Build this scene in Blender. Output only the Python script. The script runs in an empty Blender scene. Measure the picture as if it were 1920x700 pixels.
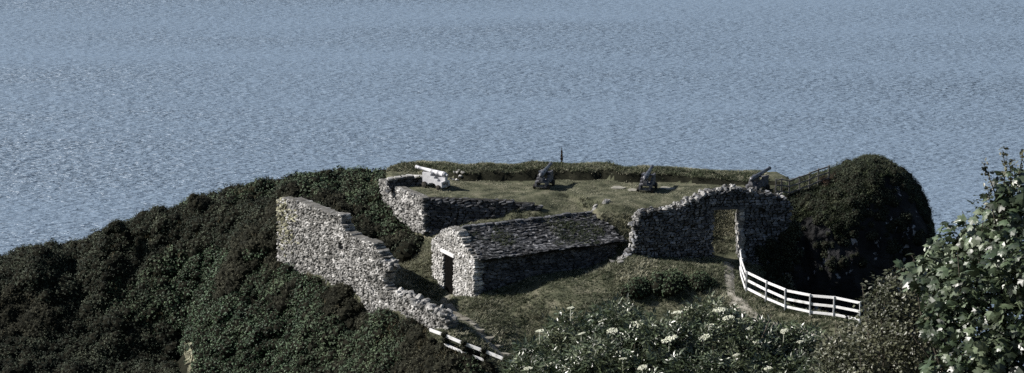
import bpy, math
import numpy as np
from mathutils import Vector
rng = np.random.default_rng(7)
SC = bpy.context.scene
COL = SC.collection
PI = math.pi
# ------------------------------------------------------------------ camera model (used to survey the site)
HC, PITCH, F = 25.0, math.radians(12.5), 4000.0
def ray(px, py):
    u = (px-960)/F; v = (350-py)/F
    return np.array([u, math.cos(PITCH)+v*math.sin(PITCH), -math.sin(PITCH)+v*math.cos(PITCH)])
def G(px, py, z):                      # survey point at height z
    d = ray(px, py); t = (z-HC)/d[2]; return np.array([d[0]*t, d[1]*t, z])
def V(px, py, Y):                      # survey point at range Y
    d = ray(px, py); t = Y/d[1]; return np.array([d[0]*t, Y, HC+d[2]*t])
def proj(P):
    P = np.asarray(P, float); x, y, z = P[..., 0], P[..., 1], P[..., 2]-HC
    dep = y*math.cos(PITCH)-z*math.sin(PITCH); up = y*math.sin(PITCH)+z*math.cos(PITCH)
    return 960+F*x/dep, 350-F*up/dep
# ------------------------------------------------------------------ noise
def _hash(ix, iy, iz, seed):
    h = (ix*374761393+iy*668265263+iz*1274126177+seed*974634777).astype(np.int64) & 0xffffffff
    h = ((h ^ (h >> 13))*1274126177) & 0xffffffff
    return ((h ^ (h >> 16)) & 0xffff)/65535.0
def vnoise(P, seed=0):
    P = np.asarray(P, float); i = np.floor(P).astype(np.int64); f = P-i; f = f*f*(3-2*f)
    r = 0
    for dx in (0, 1):
        for dy in (0, 1):
            for dz in (0, 1):
                w = (f[..., 0] if dx else 1-f[..., 0])*(f[..., 1] if dy else 1-f[..., 1])*(f[..., 2] if dz else 1-f[..., 2])
                r = r+w*_hash(i[..., 0]+dx, i[..., 1]+dy, i[..., 2]+dz, seed)
    return r*2-1
def fbm(P, seed=0, o=4):
    P = np.asarray(P, float); r = 0; a = 1; s = 0
    for k in range(o):
        r = r+a*vnoise(P*(2**k)+k*17.3, seed+k); s += a; a *= .5
    return r/s
def sstep(a, b, x):
    t = np.clip((x-a)/(b-a), 0, 1); return t*t*(3-2*t)
# ------------------------------------------------------------------ materials
def mat(name, cols, scale=1.0, rough=.8, spec=.3, bump=0, bscale=None, island=0., detail=5, stops=None, coord='Object', translucent=0., bdist=.05, extra=None):
    m = bpy.data.materials.new(name); m.use_nodes = True
    nt = m.node_tree; N = nt.nodes; L = nt.links
    b = N['Principled BSDF']; b.inputs['Roughness'].default_value = rough; b.inputs['Specular IOR Level'].default_value = spec
    tc = N.new('ShaderNodeTexCoord')
    nz = N.new('ShaderNodeTexNoise'); nz.inputs['Scale'].default_value = scale; nz.inputs['Detail'].default_value = detail
    L.new(tc.outputs[coord], nz.inputs['Vector'])
    rp = N.new('ShaderNodeValToRGB')
    st = stops or list(np.linspace(.3, .7, len(cols)))
    while len(rp.color_ramp.elements) < len(cols): rp.color_ramp.elements.new(.5)
    for e, c, s in zip(rp.color_ramp.elements, cols, st): e.position = s; e.color = (*c, 1)
    L.new(nz.outputs['Fac'], rp.inputs['Fac'])
    out = rp.outputs['Color']
    if island:
        g = N.new('ShaderNodeNewGeometry'); mr = N.new('ShaderNodeMapRange')
        mr.inputs['To Min'].default_value = 1-island; mr.inputs['To Max'].default_value = 1+island
        L.new(g.outputs['Random Per Island'], mr.inputs['Value'])
        mx = N.new('ShaderNodeVectorMath'); mx.operation = 'SCALE'
        L.new(out, mx.inputs[0]); L.new(mr.outputs['Result'], mx.inputs['Scale']); out = mx.outputs[0]
    L.new(out, b.inputs['Base Color'])
    if bump:
        n2 = N.new('ShaderNodeTexNoise'); n2.inputs['Scale'].default_value = bscale or scale*3; n2.inputs['Detail'].default_value = 6
        L.new(tc.outputs[coord], n2.inputs['Vector'])
        bp = N.new('ShaderNodeBump'); bp.inputs['Strength'].default_value = bump; bp.inputs['Distance'].default_value = bdist
        L.new(n2.outputs['Fac'], bp.inputs['Height']); L.new(bp.outputs['Normal'], b.inputs['Normal'])
    if translucent:
        tr = N.new('ShaderNodeBsdfTranslucent'); L.new(out, tr.inputs['Color'])
        ms = N.new('ShaderNodeMixShader'); ms.inputs['Fac'].default_value = translucent
        L.new(b.outputs[0], ms.inputs[1]); L.new(tr.outputs[0], ms.inputs[2])
        L.new(ms.outputs[0], N['Material Output'].inputs['Surface'])
    return m
M = {}
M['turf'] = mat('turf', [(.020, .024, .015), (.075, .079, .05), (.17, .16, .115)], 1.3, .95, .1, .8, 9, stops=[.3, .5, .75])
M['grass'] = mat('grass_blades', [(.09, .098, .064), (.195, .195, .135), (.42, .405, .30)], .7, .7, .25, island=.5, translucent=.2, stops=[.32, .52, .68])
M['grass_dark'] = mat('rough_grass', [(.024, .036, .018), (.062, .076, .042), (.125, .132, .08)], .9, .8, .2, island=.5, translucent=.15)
M['gorse'] = mat('gorse_leaves', [(.012, .018, .011), (.032, .043, .026), (.08, .092, .058)], .9, .75, .25, island=.55)
M['heath'] = mat('brown_heath', [(.017, .019, .012), (.042, .044, .028), (.085, .083, .055)], .8, .8, .2, island=.5)
M['scrub'] = mat('green_scrub', [(.02, .035, .018), (.045, .072, .035), (.085, .115, .06)], .8, .7, .3, island=.5)
M['bracken'] = mat('dry_bracken', [(.03, .026, .016), (.075, .066, .038), (.15, .135, .085)], 1.2, .8, .2, island=.5, translucent=.1)
M['ivy'] = mat('ivy_leaves', [(.018, .036, .018), (.046, .082, .040), (.09, .13, .068)], .9, .6, .3, island=.6)
M['core'] = mat('shade_core', [(.008, .008, .006), (.018, .018, .012)], 3, .95, .05)  # near-black clump cores: shade between the leaves put into colour
M['elder'] = mat('elder_leaves', [(.028, .042, .022), (.06, .08, .042), (.125, .14, .085)], 2.0, .36, .7, island=.6, translucent=.15)
M['flower'] = mat('elder_flowers', [(.52, .54, .40), (.74, .74, .64)], 20, .8, .2, island=.2)
M['syc'] = mat('sycamore_leaves', [(.016, .026, .014), (.045, .066, .034), (.12, .145, .09)], 2.2, .40, .55, island=.6, translucent=.12)
M['thorn'] = mat('hedge_leaves', [(.035, .042, .024), (.07, .075, .045), (.11, .11, .07)], 1.5, .45, .5, island=.55, translucent=.15)
M['redleaf'] = mat('young_shoots', [(.04, .03, .022), (.075, .05, .035)], 2, .45, .5, island=.4)
M['bark'] = mat('bark', [(.03, .025, .02), (.09, .08, .065)], 12, .9, .1, .5)
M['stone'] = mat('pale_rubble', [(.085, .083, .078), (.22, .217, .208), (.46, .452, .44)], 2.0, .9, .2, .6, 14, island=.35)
M['stone_d'] = mat('shade_grey_rubble', [(.03, .031, .034), (.065, .068, .074), (.14, .142, .15)], 2.5, .85, .25, .6, 14, island=.45)  # for walls facing away from the sun: shade put into the stone colour
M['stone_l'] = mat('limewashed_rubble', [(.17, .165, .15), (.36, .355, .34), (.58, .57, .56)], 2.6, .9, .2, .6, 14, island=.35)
M['stone_g'] = mat('shaded_gateway_rubble', [(.04, .042, .046), (.10, .104, .112), (.21, .215, .23)], 2.5, .8, .3, .6, 14, island=.5)  # gateway stone darkened, the shade of its face put into colour
M['lichen'] = mat('lichened_rubble', [(.10, .098, .07), (.21, .205, .14), (.36, .355, .29)], 3, .95, .1, .6, 14, island=.35)
M['mortar'] = mat('lime_mortar', [(.05, .049, .044), (.16, .155, .145)], 3, .95, .1, .6, 12)
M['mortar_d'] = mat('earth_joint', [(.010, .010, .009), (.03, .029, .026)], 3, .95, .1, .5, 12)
M['slate'] = mat('slate', [(.010, .011, .012), (.036, .037, .040), (.19, .19, .195)], 5.5, .7, .35, .4, 10, island=.8)
M['lintel'] = mat('limewashed_stone', [(.55, .55, .55), (.72, .72, .72)], 5, .8, .2, .3)
M['white'] = mat('white_paint', [(.42, .42, .40), (.70, .70, .70), (.80, .80, .81)], 3, .6, .3, .15, 25, stops=[.28, .45, .7], detail=9)
M['greywood'] = mat('weathered_timber', [(.09, .086, .08), (.20, .195, .185)], 8, .9, .15, .5)
M['post'] = mat('dark_timber', [(.02, .018, .015), (.06, .055, .048)], 8, .9, .15, .5)
M['sunlit_gun'] = mat('pale_sunlit_gun_paint', [(.40, .40, .42), (.56, .56, .58)], 5, .55, .4, .15)  # light paint whitened to carry the sun on the first cannon
M['gun'] = mat('iron_gun_paint', [(.03, .033, .042), (.075, .08, .095)], 5, .36, .6, .2)
M['carriage'] = mat('grey_carriage', [(.05, .05, .056), (.17, .17, .185)], 4, .7, .3, .3)
M['path'] = mat('trodden_earth', [(.10, .092, .075), (.20, .19, .16), (.30, .285, .25)], 2.0, .95, .1, .6, 12)
M['slab'] = mat('pale_slab', [(.16, .155, .13), (.30, .29, .25)], 3, .9, .2, .3)
# rock with lichen patches
def rock_mat():
    m = mat('cliff_rock', [(.006, .006, .006), (.014, .014, .015), (.032, .032, .034)], .8, .9, .2, .9, 3, bdist=.3)
    nt = m.node_tree; N = nt.nodes; L = nt.links; b = N['Principled BSDF']
    src = b.inputs['Base Color'].links[0].from_socket
    tc = N.new('ShaderNodeTexCoord'); mp = N.new('ShaderNodeMapping'); mp.inputs['Scale'].default_value = (1, 1, .5)
    mp.inputs['Location'].default_value = (3.1, 0, 1.7)
    n = N.new('ShaderNodeTexNoise'); n.inputs['Scale'].default_value = 1.5; n.inputs['Detail'].default_value = 6; n.inputs['Roughness'].default_value = .6
    r = N.new('ShaderNodeValToRGB'); r.color_ramp.elements[0].position = .615; r.color_ramp.elements[1].position = .64
    L.new(tc.outputs['Object'], mp.inputs[0]); L.new(mp.outputs[0], n.inputs['Vector']); L.new(n.outputs['Fac'], r.inputs['Fac'])
    mx = N.new('ShaderNodeMix'); mx.data_type = 'RGBA'; mx.inputs[7].default_value = (.27, .27, .28, 1)
    L.new(r.outputs['Color'], mx.inputs[0]); L.new(src, mx.inputs[6]); L.new(mx.outputs[2], b.inputs['Base Color'])
    return m
M['rock'] = rock_mat()
# ------------------------------------------------------------------ mesh helpers
class MB:
    def __init__(s): s.v = []; s.f = {}; s.n = 0
    def add(s, v, f):
        v = np.asarray(v, float).reshape(-1, 3)
        fs = f if isinstance(f, list) and f and isinstance(f[0], np.ndarray) else None
        if fs is None:
            d = {}
            for q in f: d.setdefault(len(q), []).append(list(q))
            fs = [np.array(x) for x in d.values()]
        for a in fs: s.f.setdefault(a.shape[1], []).append(a+s.n)
        s.v.append(v); s.n += len(v)
    def rep(s, pv, pf, P, R, S):       # replicate a prototype
        n, k = len(P), len(pv)
        if n == 0: return
        S = np.asarray(S, float)
        if S.ndim == 1: S = S[:, None]
        q = pv[None]*S[:, None, :]
        v = np.einsum('nij,nkj->nki', R, q)+P[:, None, :]
        off = (np.arange(n)*k)[:, None, None]
        s.add(v.reshape(-1, 3), [(a[None]+off).reshape(-1, a.shape[1]) for a in pf])
    def box(s, c, ax, half):           # ax: 3 unit vectors, half extents
        c = np.asarray(c, float); ax = np.asarray(ax, float)
        v = [c+sum(sg*h*a for sg, h, a in zip(t, half, ax)) for t in [(-1, -1, -1), (1, -1, -1), (1, 1, -1), (-1, 1, -1), (-1, -1, 1), (1, -1, 1), (1, 1, 1), (-1, 1, 1)]]
        s.add(v, [(0, 3, 2, 1), (4, 5, 6, 7), (0, 1, 5, 4), (1, 2, 6, 5), (2, 3, 7, 6), (3, 0, 4, 7)])
    def beam(s, a, b, w, h):           # box from a to b
        a = np.asarray(a, float); b = np.asarray(b, float); d = b-a; l = np.linalg.norm(d); d = d/l
        up = np.array([0, 0, 1.]) if abs(d[2]) < .9 else np.array([1., 0, 0])
        x = np.cross(d, up); x /= np.linalg.norm(x); u = np.cross(x, d)
        s.box((a+b)/2, (d, x, u), (l/2, w/2, h/2))
    def tube(s, pts, rad, n=6):
        pts = np.asarray(pts, float); k = len(pts); v = []
        for i in range(k):
            d = pts[min(i+1, k-1)]-pts[max(i-1, 0)]; d /= np.linalg.norm(d)+1e-9
            up = np.array([0, 0, 1.]) if abs(d[2]) < .9 else np.array([1., 0, 0])
            x = np.cross(d, up); x /= np.linalg.norm(x); y = np.cross(x, d)
            r = rad[i] if hasattr(rad, '__len__') else rad
            for j in range(n):
                a = 2*PI*j/n; v.append(pts[i]+r*(math.cos(a)*x+math.sin(a)*y))
        f = [(i*n+j, i*n+(j+1) % n, (i+1)*n+(j+1) % n, (i+1)*n+j) for i in range(k-1) for j in range(n)]
        f += [tuple(range(n))[::-1], tuple((k-1)*n+j for j in range(n))]
        s.add(v, f)
    def build(s, name, m, parent=None, smooth=False, loc=None):
        v = np.concatenate(s.v); me = bpy.data.meshes.new(name)
        loc = np.zeros(3) if loc is None else np.asarray(loc, float)
        v = v-loc
        groups = [np.concatenate(a) for a in s.f.values()]
        nl = sum(g.size for g in groups); npoly = sum(len(g) for g in groups)
        me.vertices.add(len(v)); me.vertices.foreach_set('co', v.astype(np.float32).ravel())
        me.loops.add(nl); me.loops.foreach_set('vertex_index', np.concatenate([g.ravel() for g in groups]).astype(np.int32))
        me.polygons.add(npoly)
        tot = np.concatenate([np.full(len(g), g.shape[1]) for g in groups]); st = np.concatenate([[0], np.cumsum(tot)[:-1]])
        me.polygons.foreach_set('loop_start', st.astype(np.int32))
        try: me.polygons.foreach_set('loop_total', tot.astype(np.int32))
        except Exception: pass
        me.polygons.foreach_set('use_smooth', np.full(npoly, smooth))
        me.update(calc_edges=True); me.validate()
        me.materials.append(M[m] if isinstance(m, str) else m)
        o = bpy.data.objects.new(name, me); COL.objects.link(o)
        o.location = loc
        if parent is not None:
            o.parent = parent; o.location = loc-np.array(parent.location) if parent.type == 'EMPTY' and not any(parent.rotation_euler) else loc
        return o
def tag(o, label=None, cat=None, group=None, kind=None):
    if label: o['label'] = label
    if cat: o['category'] = cat
    if group: o['group'] = group
    if kind: o['kind'] = kind
    return o
def thing(name, label, cat, loc=(0, 0, 0), rz=0, group=None):
    o = bpy.data.objects.new(name, None); COL.objects.link(o); o.location = loc; o.rotation_euler = (0, 0, rz)
    o.empty_display_size = .3
    return tag(o, label, cat, group)
def rots(n, normal=None, spread=1.0, spin=True):
    """random rotation matrices whose local z lies near normal (n,3)"""
    nz = rng.normal(size=(n, 3))*spread
    if normal is not None: nz = nz+normal
    nz /= np.linalg.norm(nz, axis=1, keepdims=True)+1e-9
    a = rng.normal(size=(n, 3)); x = a-(a*nz).sum(1, keepdims=True)*nz; x /= np.linalg.norm(x, axis=1, keepdims=True)+1e-9
    y = np.cross(nz, x)
    return np.stack([x, y, nz], 2)
def ico(level):
    import bmesh
    bm = bmesh.new(); bmesh.ops.create_icosphere(bm, subdivisions=level, radius=1)
    v = np.array([q.co[:] for q in bm.verts]); f = np.array([[l.index for l in q.verts] for q in bm.faces]); bm.free()
    return v, f
ICO1, ICO2 = ico(1), ico(2)
def in_poly(x, y, poly):
    x = np.asarray(x, float); y = np.asarray(y, float); r = np.zeros(x.shape, bool); n = len(poly)
    for i in range(n):
        x0, y0 = poly[i][:2]; x1, y1 = poly[(i+1) % n][:2]
        c = ((y0 > y) != (y1 > y)) & (x < (x1-x0)*(y-y0)/((y1-y0) if y1 != y0 else 1e-9)+x0)
        r ^= c
    return r
def seg_dist(x, y, pts, closed=False):
    d = np.full(np.shape(x), 1e9); n = len(pts)
    for i in range(n if closed else n-1):
        a = np.array(pts[i][:2]); b = np.array(pts[(i+1) % n][:2]); e = b-a
        t = np.clip(((x-a[0])*e[0]+(y-a[1])*e[1])/(e@e+1e-12), 0, 1)
        d = np.minimum(d, np.hypot(x-a[0]-t*e[0], y-a[1]-t*e[1]))
    return d
# ------------------------------------------------------------------ site survey
ZH = -3.4
HO = G(888, 560, ZH); PHI = math.radians(28)
HA = np.array([math.cos(PHI), math.sin(PHI), 0]); HG = np.array([-math.sin(PHI), math.cos(PHI), 0])
HW, HL = 4.8, 8.35
EAVE = V(888, 488, HO[1])[2]; RIDGE = EAVE+1.0
LW0, LW1 = G(518, 492, -4.0), G(836, 622, -3.6)           # ruined wall ends (front foot)
AW0 = G(1172, 492, -2.2); AW1 = AW0+np.array([8.9, 1.55, 0]) # gateway wall
RC0, RC1, RC2 = G(710, 338, 0), G(790, 373, 0), G(1010, 381, 0)
PLAT = [RC0, RC1, RC2, G(1060, 384, 0), G(1170, 390, 0), G(1225, 386, 0), G(1290, 377, 0), G(1360, 372, 0), G(1420, 369, 0), G(1490, 364, 0), G(1530, 350, 0),
        np.array([15., 119, 0]), np.array([-4, 120.5, 0]), np.array([-7.5, 117.5, 0])]
ctl = []
def c(px, py, z): ctl.append(G(px, py, z))
def cv(px, py, Y, dz=0): p = V(px, py, Y); p[2] += dz; ctl.append(p)
def cw(x, y, z): ctl.append(np.array([x, y, z], float))
# skyline of the hill
for px, py, Y in [(-250, 575, 117), (-90, 510, 118), (0, 480, 118.5), (100, 455, 119), (200, 432, 119.5), (280, 412, 120), (350, 388, 120.5), (420, 360, 120.5), (480, 350, 120), (540, 337, 119.5), (600, 328, 119), (660, 327, 118.5), (715, 326, 118)]:
    cv(px, py, Y, -1.7 if px < 60 else -1.2 if px < 260 else -.6); p = V(px, py, Y)
    cw(p[0], Y+4.5, p[2]-2.4); cw(p[0], Y+9, p[2]-9); cw(p[0], Y+16, -26)
for x in (-3, 3, 9, 15): cw(x, 121, -1.2); cw(x, 126, -9); cw(x, 134, -26)
# hillside
for px, py, z in [(-200, 700, -11), (0, 700, -10.2), (0, 590, -8.2), (130, 640, -9.4), (130, 520, -6.8), (250, 700, -10.6), (250, 590, -8.2), (250, 490, -5.9), (330, 690, -10.6), (345, 600, -8.2), (400, 690, -8.9), (420, 600, -6.6), (420, 510, -5.0),
                  (500, 700, -8.4), (500, 600, -6.2), (500, 520, -4.7), (400, 410, -3.3), (450, 450, -4.0), (560, 560, -5.0), (640, 610, -5.1), (640, 690, -6.9), (720, 640, -4.9), (760, 700, -5.5), (800, 650, -4.2), (900, 695, -4.7)]:
    c(px, py, z)
ww = LW1-LW0; wn = np.array([ww[1], -ww[0], 0]); wn /= np.linalg.norm(wn)       # out of the visible face is -wn
if wn[0] > 0: wn = -wn
for t in (0, .25, .5, .75, 1): p = LW0+ww*t; cw(p[0]+wn[0]*.3, p[1]+wn[1]*.3, p[2]-.1); cw(p[0]-wn[0]*1.1, p[1]-wn[1]*1.1, p[2]+[1.6, .9, .3, .1, .05][int(t*4)])
for px, py, z in [(560, 352, -1.3), (600, 350, -1.3), (650, 385, -1.6), (700, 410, -2.0), (720, 385, -1.4), (760, 425, -2.1), (700, 450, -2.6), (770, 470, -2.8), (750, 520, -3.6), (798, 540, -3.8),
                  (830, 557, -3.98), (820, 575, -3.8), (860, 590, -3.8), (900, 620, -3.9), (940, 660, -4.5), (985, 700, -5.2),
                  (800, 425, -1.7), (870, 415, -1.35), (960, 400, -.8), (1040, 405, -.75), (1100, 405, -.7), (1150, 415, -.85), (1150, 450, -1.5), (1165, 480, -2.0)]:
    c(px, py, z)
for px, py in [(936, 543), (980, 528), (1043, 514), (1106, 506), (1160, 492)]:   # ground along the long wall of the hut
    k = (px-960)/F; s = None
    for s in np.linspace(0, HL, 200):
        q = HO+HA*s
        if proj(q)[0] >= px: break
    cv(px, py, q[1]-.25)
for s in (0, 3, 6, 8.6): q = HO+HG*(HW+.5)+HA*s; cw(q[0], q[1], [-2.9, -1.2, -.7, -.7][int(s//2.9)])
for t, z in ((-.5, -3.48), (.8, -3.62), (2.2, -4.0), (3.6, -3.95), (HW, -3.76)): q = HO+HG*t-HA*.45; cw(q[0], q[1], z)
q = HO+HG*(HW+1.)-HA*.8; cw(q[0], q[1], -3.5)
for px, py, z in [(900, 575, -3.5), (940, 570, -3.45), (960, 610, -4.0), (1000, 560, -3.1), (1000, 640, -4.6), (1080, 545, -2.75), (1080, 600, -3.5), (1180, 520, -2.35), (1200, 560, -3.0), (1200, 600, -3.7), (1280, 510, -2.2), (1300, 540, -2.55), (1300, 575, -3.15), (1340, 500, -2.2),
                  (1362, 500, -2.25), (1370, 540, -2.6), (1390, 575, -2.95), (1450, 610, -3.1), (1350, 600, -3.2), (1500, 625, -3.1), (1600, 640, -3.0), (1399, 548, -2.65), (1435, 568, -2.72), (1472, 583, -2.75), (1519, 594, -2.72), (1562, 600, -2.68), (1612, 608, -2.6), (1700, 640, -2.9)]:
    c(px, py, z)
for t, z in ((.12, -2.0), (.3, -2.0), (.5, -2.05), (.68, -2.1), (.85, -1.9)):          # behind the gateway wall
    p = AW0+(AW1-AW0)*t; cw(p[0]-.2, p[1]+.9, z); cw(p[0]-.3, p[1]+2.3, z*.55); cw(p[0]-.4, p[1]+3.4, z*.12)
for x, y, z in [(15.5, 104.6, -7.5), (17.5, 103.6, -8), (20, 103, -8.5), (15.2, 106.2, -7), (18, 106, -9), (22, 106, -12), (26, 112, -22), (26, 104, -16), (30, 98, -18), (24, 118, -20), (20, 120, -14), (35, 110, -26), (40, 95, -26), (30, 130, -27)]:
    cw(x, y, z)
for x in range(-60, 61, 20):                                # valley and the near hill
    cw(x, 88, -8); cw(x, 76, -7); cw(x, 60, -.5); cw(x, 45, 6.5); cw(x, 34, 11.5); cw(x, 26, 14); cw(x, 12, 19.5); cw(x, 0, 23); cw(x, -15, 27)
for y in (100, 112, 124, 140): cw(-60, y, [-14, -12, -16, -27][(100, 112, 124, 140).index(y)]); cw(60, y, -27)
ctl = np.array(ctl)
def kern(d): return np.sqrt(d*d+1.2**2)
_D = kern(np.hypot(ctl[:, None, 0]-ctl[None, :, 0], ctl[:, None, 1]-ctl[None, :, 1]))
_A = np.block([[_D-np.eye(len(ctl))*.05, np.ones((len(ctl), 1))], [np.ones((1, len(ctl))), np.zeros((1, 1))]])
_w = np.linalg.solve(_A, np.append(ctl[:, 2], 0))
def base(x, y):
    x = np.asarray(x, float); sh = x.shape; x = x.ravel(); y = np.asarray(y, float).ravel(); r = np.empty(len(x))
    for i in range(0, len(x), 4000):
        r[i:i+4000] = kern(np.hypot(x[i:i+4000, None]-ctl[None, :, 0], y[i:i+4000, None]-ctl[None, :, 1]))@_w[:-1]+_w[-1]
    return r.reshape(sh)
BANKF = [G(700, 320, 0), G(800, 327, 0), G(850, 336, 0), G(930, 337, 0), G(1000, 336, 0), G(1090, 337, 0), G(1180, 338, 0), G(1300, 342, 0), G(1450, 348, 0), G(1520, 348, 0)]
def yfoot(x): return np.interp(x, bx, by)+.30*vnoise(np.stack([np.asarray(x)*.8, 0*np.asarray(x), 0*np.asarray(x)], -1), 63)+.14*vnoise(np.stack([np.asarray(x)*2.3, 0*np.asarray(x), 0*np.asarray(x)], -1), 64)
BANKH = [.18, .24, .36, .46, .50, .48, .40, .28, .13, .05]
bx = np.array([p[0] for p in BANKF]); by = np.array([p[1] for p in BANKF])
HUTP = [HO+HA*.2+HG*.2, HO+HA*(HL-.3)+HG*.2, HO+HA*(HL-.3)+HG*(HW*.55), HO+HA*1.6+HG*(HW*.55), HO+HA*1.6+HG*(HW-.2), HO+HA*.2+HG*(HW-.2)]
GORSE_PX = [(-900, 200), (700, 200), (722, 330), (716, 380), (760, 425), (790, 450), (770, 480), (735, 500), (700, 455), (520, 490), (620, 535), (700, 580), (800, 632), (850, 660), (960, 720), (960, 900), (-900, 900)]
def gorse_mask(x, y, z):
    u, v = proj(np.stack([x, y, z], -1)); return in_poly(u, v, GORSE_PX) & (y > 92)
def height(x, y):
    x = np.asarray(x, float); y = np.asarray(y, float)
    z = base(x, y)
    ins = in_poly(x, y, PLAT); d = seg_dist(x, y, PLAT, True)*np.where(ins, 1, -1)
    k_ = np.clip((x+1.2)/2.2, 0, 1); d = d+k_*.35*fbm(np.stack([x*.9, y*.9, 0*x], -1), 28, 3)
    w = sstep(.20-1.1*k_, .50+.35*k_, d)
    yf = yfoot(x); h = np.interp(x, bx, BANKH)
    t = y-yf
    back = sstep(4.6, 1.0, t)
    steep = np.where(x < -3.5, 1.4, .22)
    plat = .06*fbm(np.stack([x*.6, y*.6, 0*x], -1), 5)-.03+h*sstep(0, 1, t/steep)*back*(1+.35*fbm(np.stack([x*.9, y*.5, 0*x], -1), 9, 3))+(.10*sstep(.2, 1.5, t))*back-np.clip(t-4.5, 0, 9)*.9
    z = z*(1-w)+plat*w
    z = np.where((x > -5) & (t > 3), np.minimum(z, .25-(t-3)*.75), z)
    # lumpy scrub ground on the hill, finer lumps on the turf
    far = (y > 90) & (y < 126)
    g = gorse_mask(x, y, z)
    P = np.stack([x, y, 0*x], -1)
    z = z+np.where(far, np.where(g, .40*fbm(P*.40, 21, 3)+.48*fbm(P*.95+7, 25, 2), (1-w)*.10*fbm(P*.8, 22, 4)), .5*fbm(P*.12, 23, 4))
    # rough shelf edge above the hut
    hg = (x-HO[0])*HG[0]+(y-HO[1])*HG[1]; ha = (x-HO[0])*HA[0]+(y-HO[1])*HA[1]
    cap = RIDGE-.16-.10*np.clip(hg-HW*.5, 0, 1)+np.clip(hg-HW*.5-1.0, 0, 9)*.28+np.clip(np.abs(ha-HL*.5)-HL*.5-.1, 0, 5)*1.2
    z = np.where((hg > HW*.5) & (hg < HW+3), np.minimum(z, cap+.05*fbm(P*1.4, 29, 3)), z)
    hut = in_poly(x, y, HUTP)
    z = np.where(hut, ZH-.62, z)
    z = np.where(y > 124, np.maximum(z, -40), z)
    return z
def axis(lo, a, b, hi, fine, coarse):
    return np.concatenate([np.arange(lo, a, coarse), np.arange(a, b, fine), np.arange(b, hi+coarse, coarse)])
XS = axis(-90, -34, 26, 90, .2, 2.0); YS = axis(-20, 93, 124, 150, .2, 1.5)
GX, GY = np.meshgrid(XS, YS); GZ = height(GX, GY)
def hz(x, y):                          # height of the built sheet
    x = np.asarray(x, float); y = np.asarray(y, float)
    i = np.clip(np.searchsorted(XS, x)-1, 0, len(XS)-2); j = np.clip(np.searchsorted(YS, y)-1, 0, len(YS)-2)
    u = (x-XS[i])/(XS[i+1]-XS[i]); v = (y-YS[j])/(YS[j+1]-YS[j])
    return GZ[j, i]*(1-u)*(1-v)+GZ[j, i+1]*u*(1-v)+GZ[j+1, i]*(1-u)*v+GZ[j+1, i+1]*u*v
def on(p, dz=0): return np.array([p[0], p[1], float(hz(p[0], p[1]))+dz])
nx, ny = len(XS), len(YS)
I = np.arange(nx*ny).reshape(ny, nx)
b = MB(); b.add(np.stack([GX, GY, GZ], -1).reshape(-1, 3), [np.stack([I[:-1, :-1], I[:-1, 1:], I[1:, 1:], I[1:, :-1]], -1).reshape(-1, 4)])
gnd = tag(b.build('ground', 'turf', smooth=True), kind='structure')
M['soil_shade'] = mat('scrub_soil_bank_shade', [(.008, .009, .006), (.022, .022, .015)], 2, .95, .05, .5, 8); gnd.data.materials.append(M['soil_shade'])
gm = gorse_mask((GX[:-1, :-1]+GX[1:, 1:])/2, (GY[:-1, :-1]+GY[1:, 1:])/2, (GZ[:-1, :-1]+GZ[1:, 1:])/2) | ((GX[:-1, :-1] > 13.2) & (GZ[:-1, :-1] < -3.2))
tb = GY[:-1, :-1]+.1-yfoot(GX[:-1, :-1]); gm |= (tb > -.12) & (tb < .30) & (GX[:-1, :-1] > -3.8) & (GX[:-1, :-1] < 15.3)  # inner bank face takes the dark ground too: its shade put into colour
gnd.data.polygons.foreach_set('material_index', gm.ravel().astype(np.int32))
# ------------------------------------------------------------------ sea
def sea_mat():
    m = bpy.data.materials.new('sea_water'); m.use_nodes = True; nt = m.node_tree; N = nt.nodes; L = nt.links
    p = N['Principled BSDF']; p.inputs['Base Color'].default_value = (.160, .215, .286, 1); p.inputs['Roughness'].default_value = .34; p.inputs['IOR'].default_value = 1.33
    tc = N.new('ShaderNodeTexCoord')
    def noise(sc, rot, detail, rough=.55, dist=0):
        mp = N.new('ShaderNodeMapping'); mp.inputs['Scale'].default_value = sc; mp.inputs['Rotation'].default_value = (0, 0, math.radians(rot))
        n = N.new('ShaderNodeTexNoise'); n.inputs['Scale'].default_value = 1; n.inputs['Detail'].default_value = detail; n.inputs['Roughness'].default_value = rough; n.inputs['Distortion'].default_value = dist
        L.new(tc.outputs['Object'], mp.inputs[0]); L.new(mp.outputs[0], n.inputs['Vector']); return n.outputs['Fac']
    a = noise((.34, .85, 1), 2, 4, .55, .3); bb = noise((.85, 2.0, 1), -4, 3, .55, .4); cc = noise((.008, .030, 1), 9, 5)
    def math_(op, x, y):
        q = N.new('ShaderNodeMath'); q.operation = op
        for k, s in enumerate((x, y)):
            if isinstance(s, (int, float)): q.inputs[k].default_value = s
            else: L.new(s, q.inputs[k])
        return q.outputs[0]
    h = math_('ADD', math_('MULTIPLY', a, 1.0), math_('MULTIPLY', bb, .75))
    bp = N.new('ShaderNodeBump'); bp.inputs['Distance'].default_value = 1.3
    st = N.new('ShaderNodeMapRange'); st.inputs['From Min'].default_value = .35; st.inputs['From Max'].default_value = .65; st.inputs['To Min'].default_value = .45; st.inputs['To Max'].default_value = 1.0
    L.new(cc, st.inputs['Value']); L.new(st.outputs[0], bp.inputs['Strength'])
    L.new(h, bp.inputs['Height']); L.new(bp.outputs['Normal'], p.inputs['Normal'])
    return m
b = MB()
R = 9000.
b.add([(-R, -R, -25), (R, -R, -25), (R, R, -25), (-R, R, -25)], [(0, 1, 2, 3)])
M['sea'] = sea_mat(); tag(b.build('sea', 'sea'), kind='structure')
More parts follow.
